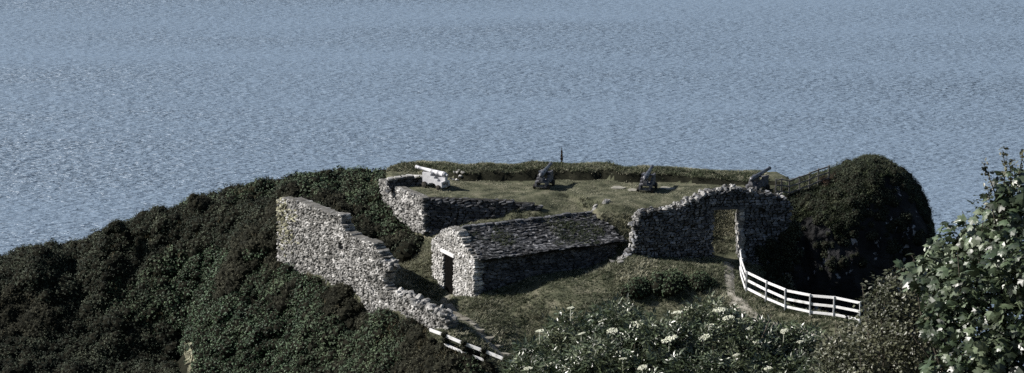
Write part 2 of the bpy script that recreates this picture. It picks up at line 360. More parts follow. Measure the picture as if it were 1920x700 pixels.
# ------------------------------------------------------------------ stonework
SV, SF = ICO1[0].copy(), [ICO1[1]]
SV = np.sign(SV)*np.abs(SV)**.34; SV /= np.abs(SV).max()
STONES = []
for k in range(14):
    STONES.append(SV*(1+.16*rng.normal(size=(len(SV), 1)).clip(-1.5, 1.5))+.10*rng.normal(size=SV.shape))
def frame(a, bb):
    d = np.array(bb, float)-np.array(a, float); d[2] = 0; L_ = np.linalg.norm(d); d /= L_
    n = np.array([d[1], -d[0], 0]); return d, n, L_
def stone_wall(parent, name, a, d, n, poly, thick, m='stone', mort='mortar', rows=(.13, .24), lens=(.18, .44), hole=None, mdepth=.07, proud=.05, both=True, core_name='wall_core', alt=None):
    """wall standing on line a + s*d, visible face towards n; poly is its outline in (s, z)"""
    S = MB(); Cc = MB(); S2 = MB(); poly = np.array(poly, float)
    z = poly[:, 1].min(); z1 = poly[:, 1].max(); s0, s1 = poly[:, 0].min(), poly[:, 0].max()
    R0 = np.stack([d, n, np.array([0, 0, 1.])], 1)
    acc = {k: ([], [], []) for k in range(2*len(STONES))}
    while z < z1:
        h = rng.uniform(*rows); s = s0-rng.uniform(0, .3); run = []
        while s < s1:
            l = rng.uniform(*lens); cs, cz = s+l/2, z+h/2
            ok = in_poly(np.array([cs]), np.array([cz]), poly)[0] and not (hole is not None and hole[0]-.02 < cs < hole[1]+.02 and hole[2] < cz < hole[3])
            if ok:
                run.append((s, s+l))
                for side in ((1, -1) if both else (1,)):
                    k = rng.integers(len(STONES)); dep = thick*.27
                    if alt is not None and alt[0](cs, cz): k += len(STONES)
                    hh = h*rng.uniform(.46, .6); ll = l*rng.uniform(.46, .56)
                    lo, hi = cs-ll, cs+ll
                    if hole is not None and hole[2] < cz < hole[3]:      # keep the opening clear
                        if hi > hole[0] and cs < hole[0]: hi = hole[0]
                        if lo < hole[1] and cs > hole[1]: lo = hole[1]
                    p = a+d*((lo+hi)/2)+n*(side*(thick/2-dep+rng.uniform(-.03, proud)))+np.array([0, 0, cz-a[2]])
                    ang = rng.normal()*.10; ca, sa = math.cos(ang), math.sin(ang)
                    Rt = R0@np.array([[ca, 0, -sa], [0, 1, 0], [sa, 0, ca]])
                    A = acc[k]; A[0].append(p); A[1].append(Rt); A[2].append(((hi-lo)/2, dep, hh))
            elif run:
                _core(Cc, run, a, d, n, z, h, thick, mdepth, hole); run = []
            s += l
        if run: _core(Cc, run, a, d, n, z, h, thick, mdepth, hole)
        z += h
    for k, (P, Rr, Sc) in acc.items():
        if P: (S if k < len(STONES) else S2).rep(STONES[k % len(STONES)], SF, np.array(P), np.array(Rr), np.array(Sc))
    o = S.build(name, m, parent)
    if S2.n: S2.build(alt[2], alt[1], parent)['label'] = alt[3]
    if Cc.n: Cc.build(core_name, mort, parent)
    return o
def _core(Cc, run, a, d, n, z, h, thick, md, hole):
    s0, s1 = run[0][0]+.08, run[-1][1]-.08
    if hole is not None and hole[2] < z+h/2 < hole[3]:
        if s0 < hole[0] < s1: s1 = hole[0]-.04
        elif s0 < hole[1] < s1: s0 = hole[1]+.04
    if s1-s0 > .1: Cc.box(a+d*((s0+s1)/2)+np.array([0, 0, z+h/2-a[2]]), (d, n, (0, 0, 1)), ((s1-s0)/2, thick/2-md, h/2+.004))
def outline(a, d, n, pts, thick):
    """convert pixel outline to (s,z) on the wall's front plane"""
    o = a+n*thick/2; res = []
    for px, py in pts:
        r = ray(px, py); C0 = np.array([0, 0, HC])
        t = ((o-C0)@n)/(r@n); p = C0+r*t; res.append(((p-a)@d, p[2]))
    return res
# ruined wall beside the scrub
d, n, L_ = frame(LW0, LW1)
if n[1] > 0: n = -n
th = .62; a0 = LW0-n*th/2
LWD, LWN = d, n
top = [(518, 378), (523, 373), (545, 374), (552, 376), (575, 384), (600, 395), (618, 401), (638, 404), (641, 416), (647, 434), (660, 442), (676, 450), (700, 455), (703, 466), (712, 474), (720, 492), (733, 503), (722, 512), (717, 534), (730, 546), (760, 556), (780, 567), (812, 581), (830, 592), (838, 604)]
ol = outline(a0, d, n, top, th)+[(L_+.1, LW1[2]-.5), (L_*.5, LW0[2]-.7), (0, LW0[2]-.6)]
_ph = outline(a0, d, n, [(634, 452), (641, 472)], th)
rw = thing('ruined_wall', 'long pale rubble wall stepping down the hillside, tall at its lichened far end', 'wall', LW0)
stone_wall(rw, 'rubble_face', a0, d, n, ol, th, rows=(.055, .14), lens=(.09, .31), mdepth=.045, hole=(*sorted((_ph[0][0], _ph[1][0])), _ph[1][1], _ph[0][1]), alt=(lambda q, z_: q < 1.9+.5*math.sin(z_*5)+rng.normal()*.3 and z_ > -2.6+rng.normal()*.4 and rng.random() < .8, 'lichen', 'lichened_corner', 'yellow-green lichened corner of the wall'))
# loose bright stones along its low end
S = MB()
P, Rr, Sc = [], [], []
for t in np.linspace(.62, 1.0, 80):
    s = t*L_; zt = np.interp(s, [o_[0] for o_ in ol[15:25]], [o_[1] for o_ in ol[15:25]])
    p = a0+d*s+n*rng.uniform(-.3, .35); p[2] = zt+rng.uniform(-.12, .06)
    P.append(p); Sc.append(rng.uniform(.08, .2, 3)*np.array([1.2, 1, .7]))
S.rep(STONES[3], SF, np.array(P), rots(80, np.array([0, 0, 2.]), .7), np.array(Sc)); S.build('cope_stones', 'stone', rw)
# gun platform retaining wall
bw = thing('retaining_wall', 'drystone retaining wall holding up the grassy gun platform', 'wall', RC1)
d, n, L_ = frame(RC0, RC1); n = n if n[0] < 0 else -n
ol = [(0, -2.4), (L_+.1, -1.9), (L_+.1, .05), (L_*.8, .02), (L_*.5, .03), (L_*.2, .02), (0, .06)]
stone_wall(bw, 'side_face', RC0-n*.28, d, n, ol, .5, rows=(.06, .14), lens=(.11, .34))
d, n, L_ = frame(RC1, RC2); n = n if n[1] < 0 else -n
ol = [(.1, -2.0), (L_, -1.2), (L_, -.2), (L_*.85, -.06), (L_*.6, .02), (L_*.3, .05), (.1, .03)]
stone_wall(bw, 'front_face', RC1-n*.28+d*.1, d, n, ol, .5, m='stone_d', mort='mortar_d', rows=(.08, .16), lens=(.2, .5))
# low parapet stub behind the first gun
pw = thing('parapet_stub', 'low dark stone parapet with pale coping beside the pale sunlit cannon', 'wall', G(735, 346, 0))
A0, A1 = G(727, 349, 0), G(800, 346, 0)
d, n, L_ = frame(A0, A1); n = n if n[1] < 0 else -n
stone_wall(pw, 'wall_face', A0, d, n, [(0, -.3), (L_, -.3), (L_, .38), (L_*.5, .46), (0, .36)], .4, m='stone_d', mort='mortar_d', rows=(.1, .16))
S = MB(); s = 0
while s < L_-.1:
    l = rng.uniform(.25, .45); p = A0+d*(s+l/2); p[2] = np.interp(s, [0, L_*.5, L_], [.36, .46, .38])+.05
    S.rep(STONES[rng.integers(14)], SF, p[None], np.stack([d, n, [0, 0, 1]], 1)[None], np.array([[l*.52, .26, .06]])); s += l
S.build('coping', 'stone', pw)
# stone hut
hut = thing('stone_hut', 'small stone hut with a pale gable, dark doorway and sagging slate roof', 'hut', HO)
ftn = -HA                                            # gable looks along -HA
gp = HO+HA*.28
g_ol = [(0, ZH-.8), (HW, ZH-.8), (HW, EAVE+.02), (HW*.86, EAVE+.4), (HW*.68, RIDGE-.06), (HW*.5, RIDGE+.12), (HW*.36, RIDGE+.06), (HW*.22, EAVE+.50), (.1, EAVE+.12), (0, EAVE)]
_u = []
for s in np.linspace(0, HW, 300): _u.append(proj(HO+HG*s+np.array([0, 0, 1.0]))[0])
_u = np.array(_u); ds0 = np.interp(-848, -_u, np.linspace(0, HW, 300)); ds1 = np.interp(-830.5, -_u, np.linspace(0, HW, 300))
dm = HO+HG*(ds0+ds1)/2; DT = V(839, 478, dm[1])[2]
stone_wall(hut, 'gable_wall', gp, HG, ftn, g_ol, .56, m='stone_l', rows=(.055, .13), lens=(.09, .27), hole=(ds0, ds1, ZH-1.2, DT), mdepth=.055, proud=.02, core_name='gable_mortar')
b = MB(); b.box(gp+HG*((ds0+ds1)/2)-HA*.02+np.array([0, 0, DT+.09-gp[2]]), (HG, HA, (0, 0, 1)), ((ds1-ds0)/2+.22, .30, .085)); b.build('lintel', 'lintel', hut)
b = MB(); dp = gp+HG*((ds0+ds1)/2)-HA*.15; dp[2] = (DT+ZH-.8)/2
for q in np.linspace(-1, 1, 7)[1::2]: b.box(dp+HG*(q*(ds1-ds0)/2), (HG, HA, (0, 0, 1)), ((ds1-ds0)/6-.008, .022, (DT-ZH+.8)/2))
for q in (-.55, .55): b.box(dp+np.array([0, 0, q])-HA*.034, (HG, HA, (0, 0, 1)), ((ds1-ds0)/2, .012, .05))
M['shade_door'] = mat('shade_black_door', [(.003, .003, .003), (.007, .0065, .006)], 8, .97, .02, .4); b.build('shade_door', 'shade_door', hut)  # planks added near-black to carry the shade inside the doorway
lw = HO+HG*.25+HA*.5
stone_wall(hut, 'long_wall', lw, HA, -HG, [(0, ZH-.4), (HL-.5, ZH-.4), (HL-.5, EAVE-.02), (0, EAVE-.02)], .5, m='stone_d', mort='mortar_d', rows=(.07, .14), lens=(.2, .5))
b = MB()
b.box(HO+HG*(HW-.25)+HA*HL/2+np.array([0, 0, (EAVE+ZH-.6)/2-ZH]), (HA, HG, (0, 0, 1)), (HL/2-.6, .25, (EAVE-ZH+.5)/2)); b.build('back_wall', 'mortar_d', hut)
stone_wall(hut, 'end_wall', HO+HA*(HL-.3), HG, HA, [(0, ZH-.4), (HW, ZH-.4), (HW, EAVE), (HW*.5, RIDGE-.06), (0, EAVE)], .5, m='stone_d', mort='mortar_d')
# roof: slates laid in courses over a boarded deck
def roof():
    S = MB(); D = MB()
    for side in (0, 1):
        e0 = HO+HG*(-.18 if side == 0 else HW+.18); e0 = np.array([e0[0], e0[1], EAVE-.02]); r0 = HO+HG*HW/2; r0 = np.array([r0[0], r0[1], RIDGE])
        up = r0-e0; Ls = np.linalg.norm(up); up /= Ls; nrm = np.cross(HA, up); nrm = nrm if nrm[2] > 0 else -nrm
        L0, L1 = .5, HL+.12
        D.add([e0+HA*L0-nrm*.04, e0+HA*L1-nrm*.04, r0+HA*L1-nrm*.04, r0+HA*L0-nrm*.04, e0+HA*L0-nrm*.1, e0+HA*L1-nrm*.1, r0+HA*L1-nrm*.1, r0+HA*L0-nrm*.1],
              [(0, 1, 2, 3), (7, 6, 5, 4), (0, 4, 5, 1), (2, 6, 7, 3), (1, 5, 6, 2), (0, 3, 7, 4)])
        t = -.04; row = 0
        while t < Ls:
            hrow = rng.uniform(.07, .11); s = L0-rng.uniform(0, .3); wob = rng.uniform(-.02, .02)
            while s < L1:
                l = rng.uniform(.12, .36)
                if rng.random() > .05:
                    sag = -.10*math.sin(PI*min(1, max(0, (s-L0)/(L1-L0))))*math.sin(PI*min(1, max(.02, t/Ls)))+.05*float(vnoise(np.array([s*.9, t*1.5, 3.]), 4))
                    cpt = e0+HA*(s+l/2)+up*(t+hrow*.55+wob+rng.uniform(-.03, .03))+nrm*(sag+.05+rng.uniform(-.012, .03))
                    tilt = -.16+rng.normal()*.11; roll = rng.normal()*.07
                    u2 = up*math.cos(tilt)+nrm*math.sin(tilt); a2 = HA*math.cos(roll)+nrm*math.sin(roll); n2 = np.cross(a2, u2)
                    q = np.array([(-1, -1, -1), (1, -1, -1), (1, 1, -1), (-1, 1, -1), (-1, -1, 1), (1, -1, 1), (1, 1, 1), (-1, 1, 1)], float)
                    q = q*np.array([l*.51, hrow*.85, rng.uniform(.01, .032)])*(1+.08*rng.normal(size=(8, 3)))
                    S.add(cpt+q@np.stack([a2, u2, n2]), [np.array([(0, 3, 2, 1), (4, 5, 6, 7), (0, 1, 5, 4), (1, 2, 6, 5), (2, 3, 7, 6), (3, 0, 4, 7)])])
                s += l
            t += hrow; row += 1
    rf = D.build('roof', 'mortar_d', hut); S.build('slates', 'slate', rf)
    rf['label'] = 'sagging roof of rough grey slates'
    S = MB(); s = .6
    while s < HL:
        l = rng.uniform(.25, .5); p = HO+HG*HW/2+HA*(s+l/2); p = np.array([p[0], p[1], RIDGE+.06+rng.uniform(-.03, .05)])
        S.rep(STONES[rng.integers(14)], SF, p[None], np.stack([HA, HG, [0, 0, 1]], 1)[None], np.array([[l*.5, .16, .06]])); s += l*1.1
    S.build('ridge_stones', 'stone_d', rf)
    return rf
ROOF = roof()
# gateway wall
d, n, L_ = frame(AW0, AW1); n = n if n[1] < 0 else -n
th = .75; ag = AW0-n*th/2
gtop = [(1166, 498), (1172, 486), (1186, 470), (1188, 452), (1192, 440), (1187, 425), (1196, 412), (1199, 398), (1225, 396), (1250, 393), (1268, 389), (1286, 381), (1290, 374), (1310, 372), (1318, 366), (1332, 361), (1352, 358), (1376, 352), (1392, 357), (1410, 359), (1440, 365), (1474, 371), (1482, 385)]
ol = outline(ag, d, n, gtop, th); ol = [ol[0]]+ol[1:]+[(ol[-1][0]+.3, -3.2), (ol[0][0]-.05, -3.0)]
hp = outline(ag, d, n, [(1341, 394), (1389, 394)], th); GH = (hp[0][0], hp[1][0], -3.6, hp[0][1])
gw = thing('gateway_wall', 'dark ruined fort wall with a tall doorway through it', 'wall', AW0)
stone_wall(gw, 'rubble_face', ag, d, n, ol, th, m='stone_g', mort='mortar_d', rows=(.07, .16), lens=(.12, .38), hole=GH, mdepth=.06)
b = MB(); b.box(ag+d*((GH[0]+GH[1])/2)+np.array([0, 0, GH[3]+.07-ag[2]]), (d, n, (0, 0, 1)), ((GH[1]-GH[0])/2+.25, th/2+.01, .07)); b.build('lintel', 'stone_d', gw)
# reveal of the doorway, sun on the right jamb put into paler stones
S = MB(); z = -2.6
while z < GH[3]:
    h = rng.uniform(.14, .28); q = -.36
    while q < .34:
        l = rng.uniform(.18, .34); p = ag+d*(GH[1]+.02+rng.uniform(0, .08)+max(0, (-.6-z))*.05)+n*(q+l/2); p[2] = z+h/2
        S.rep(STONES[rng.integers(14)], SF, p[None], np.stack([n, d, [0, 0, 1]], 1)[None], np.array([[l*.52, .12, h*.55]])); q += l
    z += h
jb = S.build('door_jamb', 'stone', gw); jb['label'] = 'pale sunlit right jamb of the doorway'
S = MB(); P = []; Sc = []; pts = outline(ag, d, n, gtop, th)
for k in range(150):
    i = rng.integers(1, len(pts)-2); f = rng.random(); s = pts[i][0]*(1-f)+pts[i+1][0]*f; z = pts[i][1]*(1-f)+pts[i+1][1]*f
    p = ag+d*s+n*rng.uniform(-.36, .36); p[2] = z+rng.uniform(-.09, .02); P.append(p); Sc.append(rng.uniform(.05, .15, 3)*np.array([1.3, 1, .6]))
S.rep(STONES[5], SF, np.array(P), rots(150, np.array([0, 0, 2.]), .8), np.array(Sc)); S.build('cope_stones', 'stone', gw)
# scattered rubble behind the first gun and on the hut bank, pale slabs by a gun
def rubble(name, label, pts, m='stone', sc=(.1, .22), flat=.6):
    S = MB(); P = np.array([on(p) for p in pts]); S.rep(STONES[rng.integers(14)], SF, P+np.array([0, 0, .03]), rots(len(P), np.array([0, 0, 2.]), .5), rng.uniform(*sc, (len(P), 3))*np.array([1.2, 1, flat]))
    return tag(S.build(name, m, loc=P[0]), label, 'stones')
rubble('stone_heap', 'little heap of pale stones behind the breech of the pale sunlit cannon', [G(px, py, 0) for px, py in [(846, 336), (852, 334), (858, 335), (863, 337), (868, 336), (856, 338), (850, 338), (862, 333)]], sc=(.06, .13))
for k in range(11):
    p = on(G(rng.normal(1122, 13), rng.normal(408, 3.5), -.75)); S = MB(); S.rep(STONES[k], SF, (p+np.array([0, 0, .03]))[None], rots(1, np.array([0, 0, 2.]), .4), rng.uniform(.07, .16, (1, 3))*np.array([1.2, 1, .7]))
    tag(S.build('stone', 'stone', loc=p), 'small pale stone lying on the turf at the far right end of the slate roof', 'stone', 'loose stones at the end of the slate roof')
rubble('stone_heap', 'pale rubble fallen at the left foot of the gateway wall', [G(rng.normal(1170, 7), rng.normal(488, 4), -2.1) for k in range(14)])
#rubble('stone_heap', 'thin line of stones showing in the bank between hut and gateway', [G(px+rng.normal()*2, 402+rng.normal()*1.5, -.6) for px in np.linspace(1128, 1196, 22)], m='stone_d', sc=(.07, .13))
for px, py, w, h, lab in [(1160, 352, .75, .22, 'broad pale flat slab in the turf left of the third cannon'), (1186, 356, .5, .2, 'small pale slab against the left wheel of the third cannon'), (1250, 352, .8, .25, 'thin pale slab in the turf right of the third cannon')]:
    p = on(G(px, py, 0)); b = MB(); k = 12; ang = np.linspace(0, 2*PI, k, endpoint=False); r = 1+.15*rng.normal(size=k)
    top_ = np.stack([w/2*np.cos(ang)*r, h*1.6*np.sin(ang)*r, np.full(k, .035)], 1); bot = top_.copy(); bot[:, 2] = -.1
    b.add(np.concatenate([top_, bot])+p, [tuple(range(k))]+[(i, (i+k), (i+1) % k+k, (i+1) % k)[::1] for i in range(k)])
    tag(b.build('stone_slab', 'slab', loc=p), lab, 'slab', 'slabs in the turf of the gun platform')
# ------------------------------------------------------------------ guns
def lathe(prof, n=20):
    v = []; f = []; k = len(prof)
    for x, r in prof:
        for j in range(n): v.append((x, r*math.cos(2*PI*j/n), r*math.sin(2*PI*j/n)))
    for i in range(k-1):
        for j in range(n): f.append((i*n+j, i*n+(j+1) % n, (i+1)*n+(j+1) % n, (i+1)*n+j))
    f.append(tuple(range(n))[::-1]); f.append(tuple((k-1)*n+j for j in range(n)))
    return np.array(v), f
def wheel(b, c0, r, w):
    v, f = lathe([(-w/2, r*.25), (-w/2, r*.9), (-w/2+.015, r), (w/2-.015, r), (w/2, r*.9), (w/2+.02, r*.28), (w/2+.03, r*.2)], 18)
    b.add(np.stack([v[:, 1], v[:, 0], v[:, 2]], 1)+np.array(c0), f)
def cannon(label, px, py, az, m_b, m_c, el=6., zoff=0.):
    p = on(G(px, py, 0)); root = thing('cannon', label, 'cannon', p+np.array([0, 0, zoff]), math.atan2(az[1], az[0]), 'old cannons on the gun platform')
    def part(b, nm, m, smooth=False, parent=root):
        o = b.build(nm, m, None, smooth); o.parent = parent; return o
    b = MB()
    prof = [(-.98, .03), (-.96, .06), (-.91, .065), (-.87, .035), (-.84, .06), (-.82, .12), (-.78, .15), (-.70, .16), (-.69, .17), (-.64, .17), (-.63, .155), (-.30, .145), (-.29, .153), (-.25, .153), (-.24, .138), (.18, .125), (.19, .133), (.22, .133), (.23, .118), (1.12, .09), (1.13, .098), (1.16, .098), (1.17, .09), (1.26, .10), (1.32, .115), (1.36, .11), (1.36, .05), (1.1, .048)]
    v, f = lathe(prof); e = math.radians(el); ce, se = math.cos(e), math.sin(e)
    b.add(np.stack([v[:, 0]*ce-v[:, 2]*.9*se, v[:, 1]*.9, v[:, 0]*se+v[:, 2]*.9*ce+.86], 1), f)
    part(b, 'barrel', m_b, True)
    b = MB(); v, f = lathe([(-.33, .05), (.33, .05)], 10); b.add(np.stack([v[:, 1], v[:, 0], v[:, 2]+.82], 1), f); part(b, 'trunnion', m_b)
    pr = [(.58, .2), (.6, .82), (.02, .84), (.0, .68), (-.26, .68), (-.27, .57), (-.5, .56), (-.51, .45), (-.8, .44), (-.82, .17), (-.42, .17), (-.33, .28), (-.12, .33), (.1, .28), (.2, .2)]
    for sy in (-1, 1):
        b = MB(); k = len(pr); y0, y1 = sy*.22, sy*.33
        vv = [(x, y0, z) for x, z in pr]+[(x, y1, z) for x, z in pr]
        b.add(vv, [tuple(range(k)), tuple(range(k, 2*k))[::-1]]+[(i, i+k, (i+1) % k+k, (i+1) % k) for i in range(k)]); part(b, 'cheek', m_c)
    for x, r in ((.38, .17), (-.62, .14)):
        b = MB(); b.box((x, 0, r+.02), np.eye(3), (.08, .42, .07)); part(b, 'axle', m_c)
        for sy in (-1, 1):
            b = MB(); wheel(b, (x, sy*.40, r), r, .11); part(b, 'wheel', 'post')
    b = MB(); b.box((-.45, 0, .42), np.eye(3), (.36, .215, .04)); part(b, 'stool_bed', m_c)
    b = MB(); b.add([(-.86, -.1, .47), (-.3, -.1, .47), (-.3, .1, .47), (-.86, .1, .47), (-.86, -.1, .68), (-.3, -.1, .60), (-.3, .1, .60), (-.86, .1, .68)], [(0, 3, 2, 1), (4, 5, 6, 7), (0, 1, 5, 4), (1, 2, 6, 5), (2, 3, 7, 6), (3, 0, 4, 7)]); part(b, 'quoin', m_c)
    return root
cannon('pale cannon looking white in the sun on a stepped carriage pointing out to the left', 815, 351, (-.76, .65), 'sunlit_gun', 'sunlit_gun', 4)
cannon('dark cannon pointing out to sea below the thin dead stalk', 1021, 350, (.27, .96), 'gun', 'carriage')
cannon('dark cannon with pale flat slabs in the turf on both sides', 1214, 355, (.24, .97), 'gun', 'carriage')
cannon('dark cannon half hidden behind the top of the gateway wall', 1421, 357, (.55, .83), 'gun', 'carriage', 7)
# ------------------------------------------------------------------ fences
def fence(name, label, posts, hgt, rails, m, pw=.1, rh=.13, rt=.04, side=-1, lean=.02, postm=None, cat='fence', off=.0):
    root = thing(name, label, cat, posts[0]); P = []
    for p in posts:
        ln = np.array([rng.normal()*lean, rng.normal()*lean, 0]); P.append((np.array(p), ln))
        b = MB(); b.beam(np.array(p)-np.array([0, 0, .4]), np.array(p)+ln*hgt+np.array([0, 0, hgt]), pw, pw); b.build('post', postm or m, root)
    for r in rails:
        for (p, l0), (q, l1) in zip(P[:-1], P[1:]):
            dd = q-p; nn = np.array([dd[1], -dd[0], 0]); nn /= np.linalg.norm(nn); nn = nn if nn[1] < 0 else -nn
            o = nn*(pw/2+rt/2)*(-side)
            e = dd/np.linalg.norm(dd)*.02
            b = MB(); b.beam(p+l0*r+o+np.array([0, 0, r+rng.normal()*.012])-e*.0, q+l1*r+o+np.array([0, 0, r+rng.normal()*.012])-e*.5, rt, rh); b.build('rail', m, root)
    return root
wf = [(1389, 489, -2.1), (1391, 516, -2.4), (1399, 548, -2.65), (1435, 568, -2.72), (1472, 583, -2.75), (1519, 594, -2.72), (1562, 600, -2.68), (1612, 608, -2.6)]
fence('white_fence', 'white three-rail fence curving down from the gateway along the path', [on(G(*q)) for q in wf], 1.12, (.24, .64, 1.04), 'white', .062, .115, side=1, lean=.02)
df = [(1454, 366, 0), (1464, 365, 0), (1480, 368, -.1), (1499, 361, .05), (1517, 354, .15), (1534, 347, .3), (1553, 341, .4)]
DFP = [V(px, py, 110.5+.02*i) for i, (px, py, z_) in enumerate(df)]
fence('timber_fence', 'weathered dark timber fence climbing from the gun platform to the rocky knoll', DFP, .9, (.2, .52, .84), 'greywood', .07, .07)
lf = [(806, 634, -3.75), (833, 648, -3.9), (870, 668, -4.15), (908, 680, -4.3), (948, 698, -4.55), (985, 712, -4.8)]
LFP = [on(G(*q)) for q in lf]
_zz = [V(px, py, p[1])[2] for (px, py), p in zip([(806, 615), (833, 625), (870, 641), (908, 655), (948, 671), (985, 686)], LFP)]
def low_fence():
    root = thing('low_fence', 'low white two-rail fence with leafy dark posts at the end of the ruined wall', 'fence', LFP[0])
    for i, (p, zt) in enumerate(zip(LFP, _zz)):
        if i: b = MB(); b.beam(p-np.array([0, 0, .5]), np.array([p[0], p[1], zt+.06]), .16, .16); b.build('post', 'post', root)
    for i in range(len(LFP)-1):
        for k, dz in enumerate((-.06, -.5)):
            if k == 1 and i not in (1, 2): continue
            p = np.array([LFP[i][0], LFP[i][1], _zz[i]+dz]); q = np.array([LFP[i+1][0], LFP[i+1][1], _zz[i+1]+dz])
            b = MB(); dd = (q-p)/np.linalg.norm(q-p); b.beam(p+dd*.0-np.array([0, .1, 0]), q-dd*.03-np.array([0, .1, 0]), .04, .15 if k == 0 else .11); b.build('rail', 'white', root)
    return root
LF = low_fence()
# ------------------------------------------------------------------ paths and steps
def strip(name, pts, widths, m, dz=.035):
    pts = np.array(pts)[:, :2]; s = np.concatenate([[0], np.cumsum(np.hypot(*np.diff(pts, axis=0).T))])
    ss = np.arange(0, s[-1], .15); X = np.interp(ss, s, pts[:, 0]); Y = np.interp(ss, s, pts[:, 1]); W = np.interp(ss, s, widths)
    dx, dy = np.gradient(X), np.gradient(Y); l = np.hypot(dx, dy); nxx, nyy = -dy/l, dx/l; k = 9; V_ = []
    for i in range(len(ss)):
        for t in np.linspace(-.5, .5, k):
            w = W[i]*(1+.25*float(vnoise(np.array([ss[i]*1.7, t*2, 1.]), 12))); x, y = X[i]+nxx[i]*t*w, Y[i]+nyy[i]*t*w
            V_.append((x, y, float(hz(x, y))+dz*(1-abs(t)*1.9)))
    I2 = np.arange(len(ss)*k).reshape(len(ss), k)
    b = MB(); b.add(V_, [np.stack([I2[:-1, :-1], I2[:-1, 1:], I2[1:, 1:], I2[1:, :-1]], -1).reshape(-1, 4)])
    return tag(b.build(name, m, smooth=True), kind='structure')
PATH1 = [G(*q) for q in [(1363, 486, -2.2), (1368, 520, -2.45), (1371, 550, -2.7), (1386, 572, -2.9), (1402, 588, -3.0), (1440, 607, -3.05), (1500, 622, -3.1), (1560, 640, -3.05)]]
PATH2 = [G(*q) for q in [(838, 556, -3.98), (828, 567, -3.82), (850, 587, -3.8), (880, 606, -3.85), (905, 632, -4.0), (935, 662, -4.5), (960, 690, -5.0)]]
strip('path', PATH1, [.6, .45, .5, .8, .7, .5, .5, .5], 'path')
strip('path', PATH2, [.5, .6, .5, .65, .45, .5, .4], 'path')
st = thing('stone_steps', 'rough stone steps on the path beside the low white fence', 'steps', on(G(880, 612, -3.8)))
for px, py, z in [(868, 600, -3.7), (884, 614, -3.85), (898, 626, -4.0), (914, 640, -4.2), (930, 652, -4.4), (944, 664, -4.55)]:
    p = on(G(px, py, z)); b = MB(); q = np.sign(SV)*np.abs(SV)
    b.rep(STONES[rng.integers(14)], SF, (p+np.array([0, 0, .03]))[None], np.array([[[.93, .3, 0], [-.3, .93, 0], [0, 0, 1]]]), np.array([[.34, .13, .07]])*rng.uniform(.75, 1.1)); b.build('step', 'path', st)
# ------------------------------------------------------------------ rocky knoll
def knoll():
    rx = np.array([13.2, 14.2, 15.3, 16.2, 17.0, 18.2, 19.3, 20.2, 21.0, 21.7, 22.2, 22.7, 23.4, 24.5]); rz = np.array([-.3, .0, .35, .65, 0.9, 1.35, 1.65, 1.4, .85, .1, -.7, -2.6, -8, -20])
    X = np.linspace(13.2, 24.5, 150); R_ = np.interp(X, rx, rz); R_ = np.convolve(np.pad(R_, 3, 'edge'), np.ones(7)/7, 'valid')
    sec = [(119.5, -22, 1), (116.2, -5, 0), (114.6, -1.2, 0), (113.4, -.25, 0), (112.2, 0, 0), (111.2, -.15, 0), (110.2, -.6, 0), (109.4, -1.25, 0), (108.8, -2.2, 0), (108.3, -3.8, 0), (107.9, -6, 0), (107.4, -8.6, 0), (106.2, -12, 0)]
    n_ = 130; t = np.linspace(0, len(sec)-1, n_); k = np.arange(len(sec)); yy = np.interp(t, k, [q[0] for q in sec]); dz = np.interp(t, k, [q[1] for q in sec])
    yy = np.convolve(np.pad(yy, 4, 'edge'), np.ones(9)/9, 'valid'); dz = np.convolve(np.pad(dz, 4, 'edge'), np.ones(9)/9, 'valid')
    P = np.stack(np.broadcast_arrays(X[:, None], yy[None], R_[:, None]+dz[None]), -1).astype(float)
    P[..., 1] += (.5*vnoise(P*np.array([.45, 0, 0])+3, 35)); gx = np.gradient(P, axis=0); gt = np.gradient(P, axis=1); nn = np.cross(gt, gx); nn /= np.linalg.norm(nn, axis=-1, keepdims=True)+1e-9
    if nn[60, 45, 2] < 0: nn = -nn
    rock = sstep(6.6, 8.2, t)[None, :]
    P = P+nn*((.14+.5*rock)*fbm(P*np.array([.55, .55, .4]), 31, 5)+rock*.35*(.5-np.abs(fbm(P*np.array([1.1, 1.1, .45]), 33, 4))*1.6))[..., None]
    I3 = np.arange(P.shape[0]*n_).reshape(P.shape[0], n_)
    b = MB(); b.add(P.reshape(-1, 3), [np.stack([I3[:-1, :-1], I3[:-1, 1:], I3[1:, 1:], I3[1:, :-1]], -1).reshape(-1, 4)]); o = b.build('hill', 'rock', smooth=True); tag(o, kind='structure')
    T = np.broadcast_to(t[None], P.shape[:2])
    return P.reshape(-1, 3), T.reshape(-1), o
KP, KT, KO = knoll()
# ------------------------------------------------------------------ vegetation
BLADE = np.array([(-.03, 0, 0), (.03, 0, 0), (.02, .05, .55), (-.02, .05, .55), (0, .18, 1.)]); BLF = [np.array([(0, 1, 2, 3)]), np.array([(3, 2, 4)])]
def tuft_proto(n=7, lean=.5, w=1.):
    b = MB()
    for k in range(n):
        a = rng.uniform(0, 2*PI); l = rng.uniform(.2, lean+.3); s = rng.uniform(.6, 1.1); ca, sa = math.cos(a), math.sin(a)
        v = BLADE*np.array([w*1.8, 1, s]); v[:, 1] += v[:, 2]**2*l; v[:, 2] *= (1-.35*l)
        v = v@np.array([[ca, sa, 0], [-sa, ca, 0], [0, 0, 1]]); v[:, :2] += rng.normal(size=2)*.15
        b.add(v, BLF)
    return np.concatenate(b.v), [np.concatenate(a) for a in b.f.values()]
TUFTS = [tuft_proto() for k in range(6)]
def zrots(n, tilt=.2):
    a = rng.uniform(0, 2*PI, n); nz = np.stack([rng.normal(size=n)*tilt, rng.normal(size=n)*tilt, np.ones(n)], 1); nz /= np.linalg.norm(nz, axis=1, keepdims=True)
    x = np.stack([np.cos(a), np.sin(a), 0*a], 1); x = x-(x*nz).sum(1, keepdims=True)*nz; x /= np.linalg.norm(x, axis=1, keepdims=True)
    return np.stack([x, np.cross(nz, x), nz], 2)
